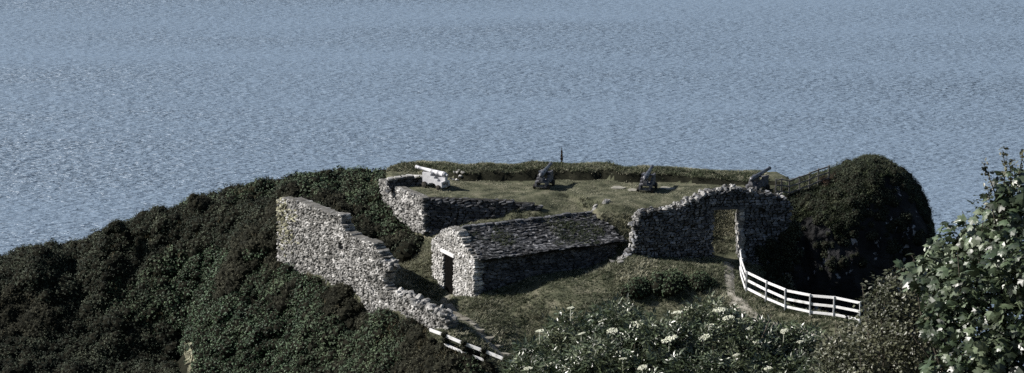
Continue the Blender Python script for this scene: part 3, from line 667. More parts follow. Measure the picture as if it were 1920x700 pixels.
def scatter_tufts(b, P, size):
    k = rng.integers(len(TUFTS), size=len(P))
    for i, (v, f) in enumerate(TUFTS):
        m = k == i
        if m.any(): b.rep(v, f, P[m], zrots(m.sum()), size[m])
nG = 150000
x = rng.uniform(-13, 22, nG); y = rng.uniform(95, 119, nG); z = hz(x, y)
P = np.stack([x, y, z], 1); u, v = proj(P)
keep = (~gorse_mask(x, y, z)) & (u > 480) & (u < 1720) & (v < 720) & (v > 280)
keep &= seg_dist(x, y, PATH1) > .32*(.6+.8*rng.random(nG)); keep &= seg_dist(x, y, PATH2) > .34*(.1+1.3*rng.random(nG))
keep &= ~in_poly(x, y, [HO-HA*.05-HG*.05, HO+HA*HL-HG*.05, HO+HA*HL+HG*(HW*.5), HO+HA*1.+HG*(HW*.5), HO+HA*.6+HG*HW, HO-HA*.05+HG*HW])
dAW = np.abs((P-ag)@n); sAW = (P-ag)@d
keep &= ~((dAW < .42) & (sAW > -.1) & (sAW < 9.3))
keep &= ~((np.abs((P-a0)@LWN) < .36) & ((P-a0)@LWD > 0) & ((P-a0)@LWD < 17.5) & (y > 97.5))
tb = y-yfoot(x); keep &= ~((tb > -.12) & (tb < .22) & (x > -3.8) & (rng.random(nG) < .93))
keep &= ~((x > 14) & (y > 108.5))
plat = in_poly(x, y, PLAT)
clump = fbm(P*np.array([.7, .7, 0])+5, 41, 3)
bank = plat & ((y-yfoot(x)) > .05)
front = ~plat
dens = np.where(bank, 1.0, np.where(plat, .55+.5*clump, .8+.6*clump)); keep &= rng.random(nG) < dens
short = plat & ~bank; P, short, bank, front, clump = P[keep], short[keep], bank[keep], front[keep], clump[keep]
gy_, gx_ = np.gradient(GZ); sl_ = np.hypot(gx_/.2, gy_/.2)
jj, ii = np.where((sl_ > .9) & (GX > -7) & (GX < 14) & (GY > 100) & (GY < 113.5) & ~gorse_mask(GX, GY, GZ))
rp_ = np.repeat(np.arange(len(jj)), np.clip((sl_[jj, ii]*4).astype(int), 3, 14)); xx = GX[jj[rp_], ii[rp_]]+rng.uniform(-.1, .1, len(rp_)); yy = GY[jj[rp_], ii[rp_]]+rng.uniform(-.1, .1, len(rp_))
ok_ = (seg_dist(xx, yy, PATH1) > .3) & ~((np.abs((np.stack([xx, yy, 0*xx], -1)-ag)[:, :2]@n[:2]) < .42)) & ~in_poly(xx, yy, [HO-HA*.1-HG*.1, HO+HA*HL-HG*.1, HO+HA*HL+HG*HW*.5, HO-HA*.1+HG*HW*.5])
ok_ &= seg_dist(xx, yy, [RC0, RC1, RC1*.35+RC2*.65]) > .7
xx, yy = xx[ok_], yy[ok_]; Q_ = np.stack([xx, yy, hz(xx, yy)], 1); m_ = len(Q_)
P = np.concatenate([P, Q_]); short = np.concatenate([short, np.zeros(m_, bool)]); bank = np.concatenate([bank, np.zeros(m_, bool)]); front = np.concatenate([front, np.ones(m_, bool)]); clump = np.concatenate([clump, fbm(Q_, 44, 2)])
size = np.where(short, rng.uniform(.025, .08, len(P))*(1+.6*clump), np.where(bank, rng.uniform(.05, .15, len(P))*(1+.6*clump), rng.uniform(.06, .19, len(P))*(1+.5*clump)))
lit = short | (bank & (rng.random(len(P)) < .55+.6*clump)) | (front & (P[:, 1] > 106.5)) | (front & (rng.random(len(P)) < .45+.5*clump))  # sun put into the colour: lit tufts paler, the others darker
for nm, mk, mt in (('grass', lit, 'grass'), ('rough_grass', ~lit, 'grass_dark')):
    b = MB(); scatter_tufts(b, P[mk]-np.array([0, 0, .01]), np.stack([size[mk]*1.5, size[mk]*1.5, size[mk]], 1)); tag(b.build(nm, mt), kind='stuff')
wp = np.array([on(G(*q)) for q in wf]); fp = np.concatenate([wp[i]+(wp[i+1]-wp[i])*rng.random((90, 1)) for i in range(1, len(wp)-1)]+[PATH1[i]+(PATH1[i+1]-PATH1[i])*rng.random((30, 1))+rng.normal(size=(30, 3))*.35 for i in range(len(PATH1)-1)]+[AW0-np.array([0, .25, 0])+(AW1-AW0)*rng.random((160, 1))*.55+rng.normal(size=(160, 3))*.15])
fp[:, :2] += rng.normal(size=(len(fp), 2))*.07; fp[:, 2] = hz(fp[:, 0], fp[:, 1]); q_ = rng.uniform(.1, .26, len(fp)); b = MB(); scatter_tufts(b, fp, np.stack([q_*1.1, q_*1.1, q_], 1)); tag(b.build('long_grass', 'grass_dark'), kind='stuff')
LIPX = np.array([G(px, py, 0)[:2] for px, py in [(985, 386), (1020, 384), (1060, 390), (1100, 392), (1140, 396), (1200, 399)]])
lk = rng.random(420)*(len(LIPX)-1.001); li = lk.astype(int); lp = LIPX[li]+(LIPX[li+1]-LIPX[li])*(lk-li)[:, None]+rng.normal(size=(420, 2))*np.array([.1, .22]); lp = lp[fbm(np.stack([lp[:, 0]*1.2, 0*lp[:, 0], 0*lp[:, 0]], -1), 48, 3)+.15*rng.normal(size=420) > -.05]
lp = np.column_stack([lp, hz(lp[:, 0], lp[:, 1])]); q_ = rng.uniform(.1, .24, len(lp)); b = MB(); scatter_tufts(b, lp, np.stack([q_*1.3, q_*1.3, q_], 1)); tag(b.build("tussocks", "grass_dark"), kind="stuff")
M['sunlit_dry_grass'] = mat('sunlit_dry_grass', [(.20, .195, .13), (.34, .325, .23), (.46, .44, .33)], 1.5, .8, .2, island=.45, translucent=.15)  # paler tufts: sunlight on the gateway slope put into the grass colour
gx2 = rng.uniform(9.4, 13.0, 5200); gy2 = rng.uniform(106.75, 110.2, 5200); gk2 = fbm(np.stack([gx2, gy2, 0*gx2], -1)*1.1, 49, 3) > -.12+.25*(gy2 < 107.6); gp2 = np.stack([gx2, gy2, hz(gx2, gy2)], 1)[gk2]; q_ = rng.uniform(.04, .13, len(gp2)); b = MB(); scatter_tufts(b, gp2, np.stack([q_*1.5, q_*1.5, q_], 1)); tag(b.build('sunlit_dry_grass', 'sunlit_dry_grass'), kind='stuff')
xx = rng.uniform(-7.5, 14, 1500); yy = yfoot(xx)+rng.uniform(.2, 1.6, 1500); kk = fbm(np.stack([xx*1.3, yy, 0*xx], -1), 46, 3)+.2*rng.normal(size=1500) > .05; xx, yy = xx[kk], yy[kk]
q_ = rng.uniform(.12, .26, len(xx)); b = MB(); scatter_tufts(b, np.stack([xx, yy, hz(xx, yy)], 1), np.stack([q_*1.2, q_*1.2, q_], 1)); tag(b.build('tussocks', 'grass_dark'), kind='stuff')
# scrub clumps: a dark core added to block light inside, with small leaf sprays
def clump_proto(nleaf=150, lw=.09, ll=.16, up=.25, flat=1.0):
    v, f = ICO2; q = v*(1+.28*fbm(v*1.6+rng.uniform(0, 50), int(rng.integers(99)), 3)[:, None])
    def surf(dirs):
        return None
    core = q*.82*np.array([1, 1, flat])
    d_ = rng.normal(size=(nleaf*2, 3)); d_ /= np.linalg.norm(d_, axis=1, keepdims=True); d_ = d_[d_[:, 2] > -.35][:nleaf]
    idx = np.argmax(d_@v.T, axis=1); P_ = q[idx]*.5+d_*np.linalg.norm(q[idx], axis=1)[:, None]*.5
    P_ = P_*rng.uniform(.82, 1.08, (len(P_), 1))*np.array([1, 1, flat])
    lf_ = np.array([(0, -.5, 0), (.5, 0, .12), (0, .6, 0), (-.5, 0, .12)])*np.array([lw, ll, lw]); 
    b = MB(); b.rep(lf_, [np.array([(0, 1, 2), (0, 2, 3)])], P_, rots(len(P_), d_+np.array([0, 0, up]), .55), rng.uniform(.6, 1.3, len(P_)))
    return (core, [f]), (np.concatenate(b.v), [np.concatenate(a) for a in b.f.values()])
CL = {'gorse': [clump_proto(300, .085, .13) for k in range(5)], 'heath': [clump_proto(240, .05, .26, .5) for k in range(4)], 'ivy': [clump_proto(170, .15, .17, .3, .8) for k in range(4)], 'scrub': [clump_proto(180, .12, .22, .4) for k in range(4)]}
def clumps(kind, P, S, leafb, coreb):
    k = rng.integers(len(CL[kind]), size=len(P))
    for i, (co, lf_) in enumerate(CL[kind]):
        m = k == i
        if not m.any(): continue
        Rr = zrots(m.sum(), .25); leafb.rep(*lf_, P[m], Rr, S[m]); coreb.rep(*co, P[m], Rr, S[m]*.97)
nC = 42000
x = rng.uniform(-34, -1, nC); y = rng.uniform(94, 122.5, nC); z = hz(x, y); P = np.stack([x, y, z], 1)
u, v = proj(P); ok = gorse_mask(x, y, z) & (u > -120) & (u < 960) & (v < 760)
ok &= ~((np.abs((P-a0)@LWN) < .5) & ((P-a0)@LWD > -.2) & ((P-a0)@LWD < 17.5))
ok &= ~(((P-a0)@LWN > 0) & ((P-a0)@LWN < 1.0) & ((P-a0)@LWD > -.2) & ((P-a0)@LWD < 17.5) & (rng.random(nC) < .35))
ok &= ~in_poly(u, v, [(326, 630), (342, 630), (362, 720), (328, 720)])
P, u, v = P[ok], u[ok], v[ok]
# thin to a minimum spacing
order = rng.permutation(len(P)); cell = {}; sel = []
for i in order:
    cs = .30+.16*float(_hash(np.array([int(P[i, 0]/1.5)]), np.array([int(P[i, 1]/1.5)]), np.array([0]), 3)[0]); key = (cs, int(P[i, 0]/cs), int(P[i, 1]/cs), int(P[i, 2]/.36))
    if cell.get(key, 0) < 1: cell[key] = 1; sel.append(i)
sel = np.array(sel); P, u, v = P[sel], u[sel], v[sel]
nA = fbm(P*np.array([.25, .25, 0]), 51, 3); nB = fbm(P*np.array([.3, .3, 0])+40, 52, 3)
kind = np.where(nA > .12, 'heath', 'gorse')
kind = np.where((nB > .2) & (u > 200), 'scrub', kind)
kind = np.where(in_poly(u, v, [(310, 500), (400, 470), (500, 480), (560, 520), (650, 560), (640, 640), (560, 720), (330, 720), (335, 620)]) & (nA < .3), 'ivy', kind)
kind = np.where(in_poly(u, v, [(560, 330), (720, 320), (790, 450), (740, 500), (660, 440), (560, 380)]), np.where(nB > -.1, 'scrub', 'heath'), kind)
kind = np.where(in_poly(u, v, [(600, 590), (800, 640), (960, 720), (560, 720)]), np.where(nB > 0.05, 'scrub', 'heath'), kind)
NM = {'gorse': ('gorse', 'gorse'), 'heath': ('heather', 'heath'), 'ivy': ('ivy', 'ivy'), 'scrub': ('scrub', 'scrub')}
coreb = MB()
for kd, (nm, mt) in NM.items():
    m = kind == kd
    if not m.any(): continue
    S = (.20+.40*rng.random(m.sum())**1.6)*(1+.4*fbm(P[m]*.9, 61, 2)); S = np.where(u[m] < 0, S*1.1, S)
    if kd == 'ivy': S *= .9
    if kd == 'gorse': S *= 1.12
    lb = MB(); clumps(kd, P[m]+np.array([0, 0, 1])*(S*.25)[:, None], S, lb, coreb); tag(lb.build(nm, mt), kind='stuff')
tag(coreb.build('scrub_shade_core', 'core'), kind='stuff')
br = (fbm(P*np.array([.35, .35, 0])+9, 57, 3)+.25*rng.normal(size=len(P)) > .16) & (kind != 'ivy'); PB = np.repeat(P[br], 2, 0)+rng.normal(size=(2*br.sum(), 3))*np.array([.15, .15, .04])+np.array([0, 0, .18])
q_ = rng.uniform(.22, .5, len(PB)); lb = MB(); scatter_tufts(lb, PB, np.stack([q_*.9, q_*.9, q_], 1)); tag(lb.build('bracken', 'bracken'), kind='stuff')
lb, cb = MB(), MB(); iv = np.array([ag+d*s_+n*.42+np.array([0, 0, z_-ag[2]]) for s_, z_ in zip(rng.uniform(6.5, 9.1, 90), rng.uniform(-3.3, -.2, 90)) if z_ < -2.4+(s_-6.3)*.75])
clumps('gorse', iv, rng.uniform(.16, .36, len(iv)), lb, cb); lb.build('ivy', 'gorse', gw); cb.build('ivy_shade_core', 'core', gw)
# individual bushes
def bush(name, label, p, r, kd, mt, n=14, h=1.0, cat='bush'):
    p = np.asarray(p, float); root = thing(name, label, cat, p); lb, cb = MB(), MB()
    q = rng.normal(size=(n, 3)); q /= np.linalg.norm(q, axis=1, keepdims=True); q *= rng.uniform(.3, .75, (n, 1)); q[:, 2] = np.abs(q[:, 2])*h
    clumps(kd, p+q*r, rng.uniform(.32, .5, n)*r, lb, cb)
    lb.build('foliage', mt, root); cb.build('bush_shade_core', 'core', root); return root
M['russet'] = mat('russet_leaves', [(.022, .014, .010), (.045, .026, .018), (.06, .045, .03)], 1.5, .8, .2, island=.5)
M['pale_ivy'] = M['ivy']
bush('round_bush', 'round russet bush at the top end of the weathered timber fence', V(1555, 350, 110.9), .82, 'heath', 'russet', 16)
bush('gorse_bush', 'upright dark gorse bush breaking the left skyline above the sea', V(214, 436, 119.2), .75, 'gorse', 'gorse')
bush('sparse_bush', 'sparse twiggy bush on the skyline left of the ruined wall', V(375, 385, 120), .9, 'heath', 'heath', 18, .7)
bush('gorse_bush', 'dark gorse hump on the skyline right of the sparse twiggy bush', V(610, 340, 119), .8, 'gorse', 'gorse')
bush('leafy_shrub', 'broad green shrub between the ruined wall and the retaining wall', G(745, 445, -2.5), 1.2, 'scrub', 'scrub', 20, .8)
bush('leafy_shrub', 'dark shrub against the left side of the retaining wall', G(735, 400, -1.8), .8, 'scrub', 'scrub')
for px, py, z, r, lab in [(1200, 556, -3.0, .95, 'leftmost dark bramble bush on the grassy mound'), (1258, 550, -2.9, 1.15, 'largest dark bramble bush in the middle of the grassy mound'), (1314, 546, -2.8, .8, 'rightmost dark bramble bush on the mound, nearest the path')]:
    bush('bramble_bush', lab, on(G(px, py, z)), r, 'scrub', 'scrub', 18, .6)
for i, (p, zt) in enumerate(zip(LFP, _zz)):
    if 0 < i < 5:
        cb, lb = MB(), MB(); clumps('ivy', np.array([[p[0], p[1]-.12, zt-.02], [p[0]+.05, p[1]-.12, zt-.3]]), np.array([.2, .23]), lb, cb); lb.build('ivy', 'gorse', LF); cb.build('ivy_shade_core', 'core', LF)
def hit(px, py):
    q = ray(px, py); t = np.arange(90, 128, .05); X_ = q[0]*t; Y_ = q[1]*t; k = np.argmax(HC+q[2]*t < hz(X_, Y_)); return np.array([X_[k], Y_[k], HC+q[2]*t[k]])
S = MB(); P9 = np.array([hit(rng.normal(356+(py-640)*.14, 4.5), py) for py in np.linspace(650, 720, 46)])+np.array([0, -.15, .12])
S.rep(STONES[2], SF, P9, rots(46), rng.uniform(.13, .26, (46, 3))); tag(S.build('rock_outcrop', 'lichen', loc=P9[0]), 'narrow streak of bare yellowish rock showing through the ivy at the bottom', 'rock')
S = MB(); e0 = HO-HG*.18; e0[2] = EAVE-.02; r0 = HO+HG*HW/2; r0 = np.array([r0[0], r0[1], RIDGE]); a_ = rng.random(2600); b_ = rng.uniform(.55, HL, 2600)
cv_ = fbm(np.stack([b_*.9, a_*2.2, 0*a_], 1), 91, 3); k_ = rng.random(2600) < np.clip((cv_-.08)*3+np.exp(-((b_-.8)/.5)**2)*1.2+np.exp(-((b_-6.4)/.6)**2-((a_-.75)/.15)**2), 0, 1)
P9 = (e0+(r0-e0)*a_[:, None]+HA*b_[:, None]+np.array([0, 0, .05]))[k_]; q_ = rng.uniform(.05, .13, len(P9)); scatter_tufts(S, P9, np.stack([q_*1.5, q_*1.5, q_], 1)); S.build('roof_moss', 'grass_dark', ROOF)
# dead stalk on the bank
p = on(V(1053, 305, 117.2)); tp = V(1053, 277, p[1])[2]; hh = tp-p[2]
ds = thing('dead_stalk', 'thin dark spire of a dead flower stalk on the turf bank against the sea', 'plant', p)
b = MB(); b.tube([p, p+np.array([.02, 0, hh*.5]), p+np.array([.0, 0, hh])], [.045, .035, .022], 6); b.build('stem', 'post', ds)
b = MB(); q = np.linspace(.06, .8, 130); P2 = p+np.stack([rng.normal(size=130)*.055*(1-q)**1.3, rng.normal(size=130)*.055*(1-q)**1.3, q*hh], 1)
b.rep(np.array([(0, -.5, 0), (.4, 0, .1), (0, .5, 0), (-.4, 0, .1)]), [np.array([(0, 1, 2), (0, 2, 3)])], P2, rots(130), rng.uniform(.07, .14, 130)); b.build('seed_head', 'russet', ds)
# plants over the knoll
topm = np.where((KT > 1.2) & (KT < 7.6+2.2*fbm(KP*np.array([.7, .7, .3]), 83, 3)-.35*np.clip(KP[:, 0]-17.5, 0, 3)))[0]
NK = 26000; pick = rng.choice(topm, NK); PK = KP[pick]+rng.normal(size=(NK, 3))*.06
b = MB(); gk = fbm(PK*.7, 81, 3); sel = rng.random(NK) < .7+gk*.6; s_ = rng.uniform(.08, .24, sel.sum()); scatter_tufts(b, PK[sel], np.stack([s_*1.6, s_*1.6, s_], 1)); tag(b.build('knoll_grass', 'grass_dark'), kind='stuff')
lb, cb = MB(), MB(); m = (rng.random(NK) < np.where(gk < -.05, .08, .015)); clumps('heath', PK[m]-np.array([0, 0, .1]), rng.uniform(.14, .38, m.sum()), lb, cb); m = (KT > 1) & (KT < 11.3); pk = rng.choice(np.where(m)[0], 1500); gq = fbm(KP[pk]*.8, 85, 3); pk = pk[(gq > .02) | (KT[pk] < 6.5) & (KP[pk][:, 0] > 18.5)]; clumps('heath', KP[pk]-np.array([0, 0, .1]), rng.uniform(.12, .36, len(pk)), lb, cb)
e_ = np.where((KT > 2.2) & (KT < 5.5) & (KP[:, 0] > 17.2) & (KP[:, 0] < 22.8))[0]; e_ = rng.choice(e_, 130); clumps('heath', KP[e_]-np.array([0, 0, .12]), rng.uniform(.22, .5, 130), lb, cb)
tag(lb.build('knoll_heather', 'gorse'), kind='stuff'); tag(cb.build('knoll_shade_core', 'core'), kind='stuff')
# gully scrub behind the white fence
lb, cb = MB(), MB(); x = rng.uniform(13.2, 22, 700); y = rng.uniform(101.5, 107, 700); z = hz(x, y); m = z < -2.9; P3 = np.stack([x, y, z], 1)[m]
clumps('scrub', P3, rng.uniform(.25, .5, len(P3)), lb, cb); tag(lb.build('gully_scrub', 'gorse'), kind='stuff'); tag(cb.build('gully_shade_core', 'core'), kind='stuff')
# ------------------------------------------------------------------ near shrubs and tree
def leaf_simple(w, l):
    return np.array([(0, 0, 0), (w*.8, l*.3, .12*w), (w, l*.55, .2*w), (0, l, -.2*w), (-w, l*.55, .2*w), (-w*.8, l*.3, .12*w), (0, l*.5, -.08*w)]), [np.array([(0, 1, 6), (1, 2, 6), (2, 3, 6), (3, 4, 6), (4, 5, 6), (5, 0, 6)])]
def leaf_palmate():
    pts = [(0, 0)]
    tips = [(-70, .62), (-36, .85), (0, 1.0), (36, .85), (70, .62)]
    v = [(0, 0, 0), (0, .42, .03)]; ring = []
    angs = []
    for i, (a, r) in enumerate(tips):
        a0_ = math.radians(a)
        for da, rr in ((-15, .76), (0, 1), (15, .76)):
            t = a0_+math.radians(da); ring.append((math.sin(t)*r*rr, .18+math.cos(t)*r*rr*.82, -.10*r*rr*abs(math.sin(t))-.12*(r*rr)**2))
    v += ring; n_ = len(ring)
    f = [(1, 2+i+1, 2+i) for i in range(n_-1)]+[(0, 1, 2), (0, 2+n_-1, 1)]
    f = np.array([q[::-1] for q in f])
    return np.array(v), [f]
PAL = leaf_palmate()
def crown_points(lobes, n, shell=.45):
    """points through the outer part of ellipsoid lobes, with outward direction"""
    L_ = np.array([[*c_, *r_] for c_, r_ in lobes]); w = (L_[:, 3]*L_[:, 4]+L_[:, 4]*L_[:, 5]+L_[:, 3]*L_[:, 5]); w /= w.sum()
    k = rng.choice(len(L_), n, p=w); d_ = rng.normal(size=(n, 3)); d_ /= np.linalg.norm(d_, axis=1, keepdims=True)
    r = 1-shell*rng.random(n)**1.4
    r *= 1+.22*vnoise(d_*2.5+k[:, None]*7., 71)
    return L_[k, :3]+d_*L_[k, 3:]*r[:, None], d_
def crown_core(lobes, s=.55):
    b = MB(); v, f = ICO2
    for c_, r_ in lobes: b.add(np.array(c_)+v*np.array(r_)*s*(1+.25*fbm(v*2+c_[0], 8, 2)[:, None]), [f])
    return b
def shoot_rots(n, out, droop):
    """leaf y axis points outwards and down by droop, face up"""
    y = out*np.array([1, 1, .4])+rng.normal(size=(n, 3))*.55-np.array([0, 0, droop]); y /= np.linalg.norm(y, axis=1, keepdims=True)
    up = np.array([0, 0, 1.])+out*.5+rng.normal(size=(n, 3))*.45; x = np.cross(y, up); x /= np.linalg.norm(x, axis=1, keepdims=True); return np.stack([x, y, np.cross(x, y)], 2)
def woody(root, base_p, tips, r0=.05, name='stem', m='bark'):
    b = MB()
    for t in tips:
        p0 = np.array(base_p)+rng.normal(size=3)*np.array([.12, .12, 0]); t = np.array(t); mid = p0*.5+t*.5+rng.normal(size=3)*.15
        b.tube([p0, p0*.7+mid*.3+np.array([0, 0, .1]), mid, mid*.5+t*.5+rng.normal(size=3)*.05, t], [r0, r0*.85, r0*.6, r0*.4, r0*.15], 6)
    return b.build(name, m, root, True)
EL = leaf_simple(.017, .095); TH = leaf_simple(.017, .052)
def elder(label, lobes, nl, flowers):
    lobes = [(np.array(c_), np.array(r_)) for c_, r_ in lobes]
    cx = np.mean([c_ for c_, r_ in lobes], axis=0); gb = on(cx, -.1)
    root = thing('elder_bush', label, 'bush', gb); nl = int(nl*1.9)
    # compound leaves: five leaflets on a stalk
    P, o = crown_points(lobes, nl, .6); R_ = shoot_rots(nl, o, .25); b = MB()
    for j, (ax, off, sc) in enumerate([(0, .13, 1.15), (58, .10, .95), (-58, .10, .95), (66, .045, .9), (-66, .045, .9)]):
        a = math.radians(ax); rot = np.array([[math.cos(a), math.sin(a), 0], [-math.sin(a), math.cos(a), 0], [0, 0, 1]])
        fl = rng.normal(size=nl)*.3; tw = np.stack([np.stack([np.ones(nl), 0*fl, 0*fl], 1), np.stack([0*fl, np.cos(fl), -np.sin(fl)], 1), np.stack([0*fl, np.sin(fl), np.cos(fl)], 1)], 1)
        b.rep(EL[0], EL[1], P+R_[:, :, 1]*off, np.einsum('nij,jk,nkl->nil', R_, rot, tw), rng.uniform(.75, 1.15, nl)*sc)
    b.build('leaves', 'elder', root)
    woody(root, gb, [c_+rng.normal(size=3)*r_*.5 for c_, r_ in lobes for q in range(4)], .045)
    for p, s in flowers:
        s = s*1.15
        fb = MB(); k = 110; rr = np.sqrt(rng.random(k)); t = rng.uniform(0, 2*PI, k)
        fb_p = np.stack([rr*np.cos(t)*s, rr*np.sin(t)*s, -.16*s*rr**2+rng.normal(size=k)*.05*s], 1)
        tl = rots(1, np.array([[-.2, .0, 1.]]), .10)[0]
        fb.rep(ICO1[0]*np.array([1, 1, .6]), [ICO1[1]], p+fb_p@tl.T, rots(k, None), rng.uniform(.07, .14, k)*s)
        fb.tube([p-np.array([0, 0, .02]), p-np.array([0, -.03, .22])], [.006, .008], 5)
        fb.build('flower_head', 'flower', root)
    return root
def lob(px, py, Y, rx, ry, rz): return (V(px, py, Y), (rx, ry, rz))
def flat(px, py, Y, s): return (V(px, py, Y), s)
elder('elder bush in the foreground left of the others, reaching the low white fence', [lob(1010, 690, 31.5, .42, .5, .38), lob(1075, 640, 32, .48, .5, .40), lob(1060, 720, 30.8, .55, .5, .4), lob(980, 730, 31.2, .4, .5, .3)], 1500,
      [flat(1030, 682, 31.0, .09), flat(1090, 673, 31.0, .08), flat(1070, 577, 31.6, .05), flat(1012, 620, 31.6, .06), flat(1060, 690, 30.4, .07), flat(990, 690, 30.8, .06)])
elder('widest elder bush at the bottom centre with flat cream flower heads', [lob(1150, 640, 31.5, .5, .55, .42), lob(1220, 655, 31, .5, .5, .42), lob(1130, 700, 30.5, .6, .5, .45), lob(1240, 720, 30.2, .6, .5, .4), lob(1160, 600, 32, .35, .4, .2)], 2200,
      [flat(1194, 606, 31.2, .10), flat(1255, 634, 30.5, .11), flat(1130, 600, 31.4, .06), flat(1148, 620, 31.0, .08), flat(1090, 625, 31, .05), flat(1160, 660, 30.5, .05), flat(1205, 688, 29.8, .07), flat(1168, 672, 30.1, .05)])
elder('elder bush right of centre whose flowers reach the trodden path', [lob(1330, 615, 31.8, .5, .5, .36), lob(1300, 660, 31, .55, .5, .42), lob(1390, 650, 31.2, .5, .5, .4), lob(1345, 720, 30.2, .7, .55, .45)], 2000,
      [flat(1270, 585, 31.6, .08), flat(1290, 577, 31.8, .06), flat(1350, 580, 31.6, .10), flat(1365, 595, 31.3, .08), flat(1330, 610, 31, .07), flat(1320, 632, 30.6, .08), flat(1405, 615, 31, .05), flat(1310, 690, 30, .06), flat(1380, 665, 30.2, .05)])
elder('elder bush farthest right, against the tangled hedge bush', [lob(1450, 655, 31.5, .5, .5, .36), lob(1510, 665, 31.3, .4, .5, .36), lob(1450, 715, 30.5, .65, .5, .4), lob(1530, 720, 30.3, .5, .5, .35)], 1600,
      [flat(1470, 620, 31.1, .06), flat(1565, 668, 30.2, .10), flat(1420, 640, 30.8, .06), flat(1500, 640, 31.0, .05), flat(1440, 690, 30, .06)])
def hedge(label, lobes, nl, shoots):
    lobes = [(np.array(c_), np.array(r_)) for c_, r_ in lobes]; cx = np.mean([c_ for c_, r_ in lobes], axis=0); gb = on(cx, -.1)
    root = thing('hedge_bush', label, 'bush', gb); P, o = crown_points(lobes, nl, .65); b = MB()
    b.rep(TH[0], TH[1], P, shoot_rots(nl, o, .1), rng.uniform(.7, 1.5, nl)); b.build('leaves', 'thorn', root)
    woody(root, gb, [c_+rng.normal(size=3).clip(-1, .9)*r_*.8 for c_, r_ in lobes for q in range(9)], .03)
    return root
hedge('tangled twiggy hedge bush with small pale leaves left of the sycamore', [lob(1612, 640, 29, .38, .45, .36), lob(1658, 575, 28.5, .36, .45, .42), lob(1580, 690, 28.5, .5, .45, .5), lob(1660, 680, 28, .6, .5, .6), lob(1565, 660, 29, .28, .35, .25), lob(1720, 620, 27.8, .5, .5, .6), lob(1690, 540, 28.2, .35, .4, .3)], 9000, 0)
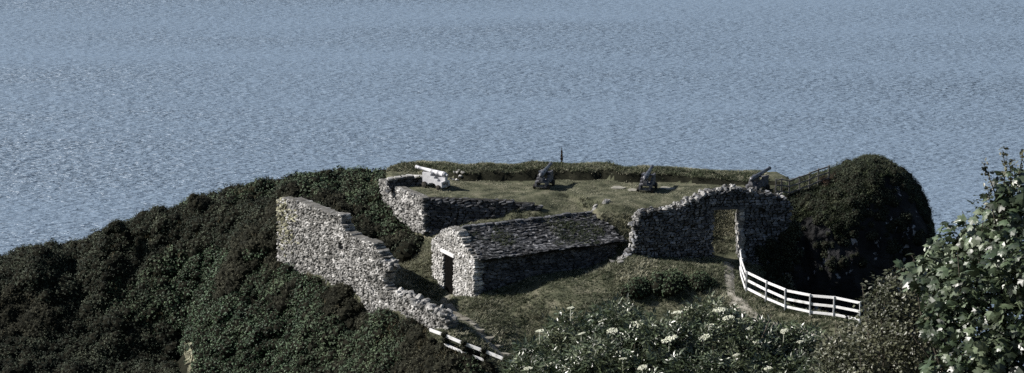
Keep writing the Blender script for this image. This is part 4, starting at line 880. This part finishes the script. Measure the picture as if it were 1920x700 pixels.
def sycamore():
    lobes = [lob(1800, 470, 27.5, .45, .5, .42), lob(1880, 430, 26.8, .5, .55, .5), lob(1760, 520, 26.8, .38, .45, .36), lob(1850, 540, 26, .55, .5, .45), lob(1900, 370, 26.5, .28, .35, .4), lob(1940, 480, 25.5, .6, .6, .6), lob(1790, 600, 26, .45, .5, .4), lob(1880, 640, 25.4, .6, .55, .5), lob(1810, 700, 25.5, .55, .5, .4), lob(1960, 640, 25.2, .7, .6, .7), lob(1725, 500, 27.3, .25, .3, .25), lob(1930, 760, 25.6, .8, .7, .6), lob(2050, 560, 26.5, .9, .9, .9)]
    lobes = [(np.array(c_), np.array(r_)) for c_, r_ in lobes]
    gb = on(np.array([6.6, 27.0, 0]), -.2); root = thing('sycamore', 'leafy young sycamore tree filling the right edge of the view', 'tree', gb)
    n_ = 3800; P, o = crown_points(lobes, n_, .8); b = MB(); b.rep(PAL[0], PAL[1], P, shoot_rots(n_, o, .55), rng.uniform(.085, .19, n_)); b.build('crown', 'syc', root)
    n_ = 4200; P, o = crown_points(lobes[:9], n_, .85); b = MB(); lf_ = leaf_simple(.022, .06); b.rep(lf_[0], lf_[1], P, shoot_rots(n_, o, .2), rng.uniform(.7, 1.3, n_)); b.build('small_leaves', 'syc', root)
    t = MB(); top_ = gb*.25+np.array([6.4, 26.6, 18.2])*.75; t.tube([gb-np.array([0, 0, .3]), gb+np.array([.05, 0, .8]), gb*.5+top_*.5+np.array([.1, .1, 0]), top_], [.16, .13, .10, .05], 10); t.build('trunk', 'bark', root, True)
    woody(root, gb+np.array([0, 0, 1.2]), [c_+rng.normal(size=3)*r_*.6 for c_, r_ in lobes for q in range(3)], .035, 'branch')
    # thin leading shoots with small reddish leaves against the sea
    sh = MB(); lv = MB(); P = []
    for pts in ([(1880, 420), (1868, 370), (1852, 330), (1845, 308)], [(1885, 420), (1882, 360), (1886, 320), (1880, 282)], [(1872, 440), (1860, 390), (1851, 352)], [(1915, 400), (1912, 340), (1918, 285)], [(1890, 430), (1897, 350), (1892, 300)]):
        q = np.array([V(px, py, 26.5) for px, py in pts]); q[:, 1] += rng.normal(size=len(q))*.05; sh.tube(q, list(np.linspace(.012, .004, len(q))), 5)
        for i in range(len(q)-1):
            for f in np.linspace(.1, 1, 7):
                pp = q[i]*(1-f)+q[i+1]*f
                for r in range(2 if i < len(q)-2 else 4): P.append(pp+rng.normal(size=3)*.025)
    P = np.array(P); lv.rep(TH[0], TH[1], P, rots(len(P), np.array([[-.3, -.3, 1.]]), .8), rng.uniform(.7, 1.6, len(P)))
    sh.build('shoot', 'bark', root); lv.build('shoot_leaves', 'thorn', root)
sycamore()
# ------------------------------------------------------------------ light, sky, camera
SUN_AZ, SUN_EL = 10., 36.              # degrees behind due left, elevation
az, el = math.radians(SUN_AZ), math.radians(SUN_EL)
sd = Vector((-math.cos(az)*math.cos(el), math.sin(az)*math.cos(el), math.sin(el)))
sl = bpy.data.lights.new('sun', 'SUN'); sl.energy = 5.0; sl.angle = math.radians(.5); sl.color = (1, .955, .90)
so = bpy.data.objects.new('sun', sl); COL.objects.link(so); so.rotation_euler = (-sd).to_track_quat('-Z', 'Y').to_euler(); so.location = (-60, 110, 60)
w = bpy.data.worlds.new('World'); SC.world = w; w.use_nodes = True; nt = w.node_tree; bg = nt.nodes['Background']
sky = nt.nodes.new('ShaderNodeTexSky'); sky.sky_type = 'NISHITA'; sky.sun_disc = False; sky.sun_elevation = el; sky.sun_rotation = math.atan2(sd.x, sd.y) % (2*PI)
sky.air_density = 1.0; sky.dust_density = 1.0; sky.ozone_density = 1.0
nt.links.new(sky.outputs[0], bg.inputs['Color']); bg.inputs['Strength'].default_value = .05
cd = bpy.data.cameras.new('camera'); cd.sensor_width = 36; cd.lens = 36*F/1920; cd.clip_start = .5; cd.clip_end = 20000
co = bpy.data.objects.new('camera', cd); COL.objects.link(co); co.location = (0, 0, HC); co.rotation_euler = (PI/2-PITCH, 0, 0); SC.camera = co
vs = SC.view_settings; vs.view_transform = 'Standard'; vs.look = 'None'; vs.exposure = 0.68; vs.gamma = 1.0; vs.use_curve_mapping = False
SC.cycles.max_bounces = 6; SC.cycles.diffuse_bounces = 2; SC.cycles.glossy_bounces = 2; SC.cycles.use_denoising = False
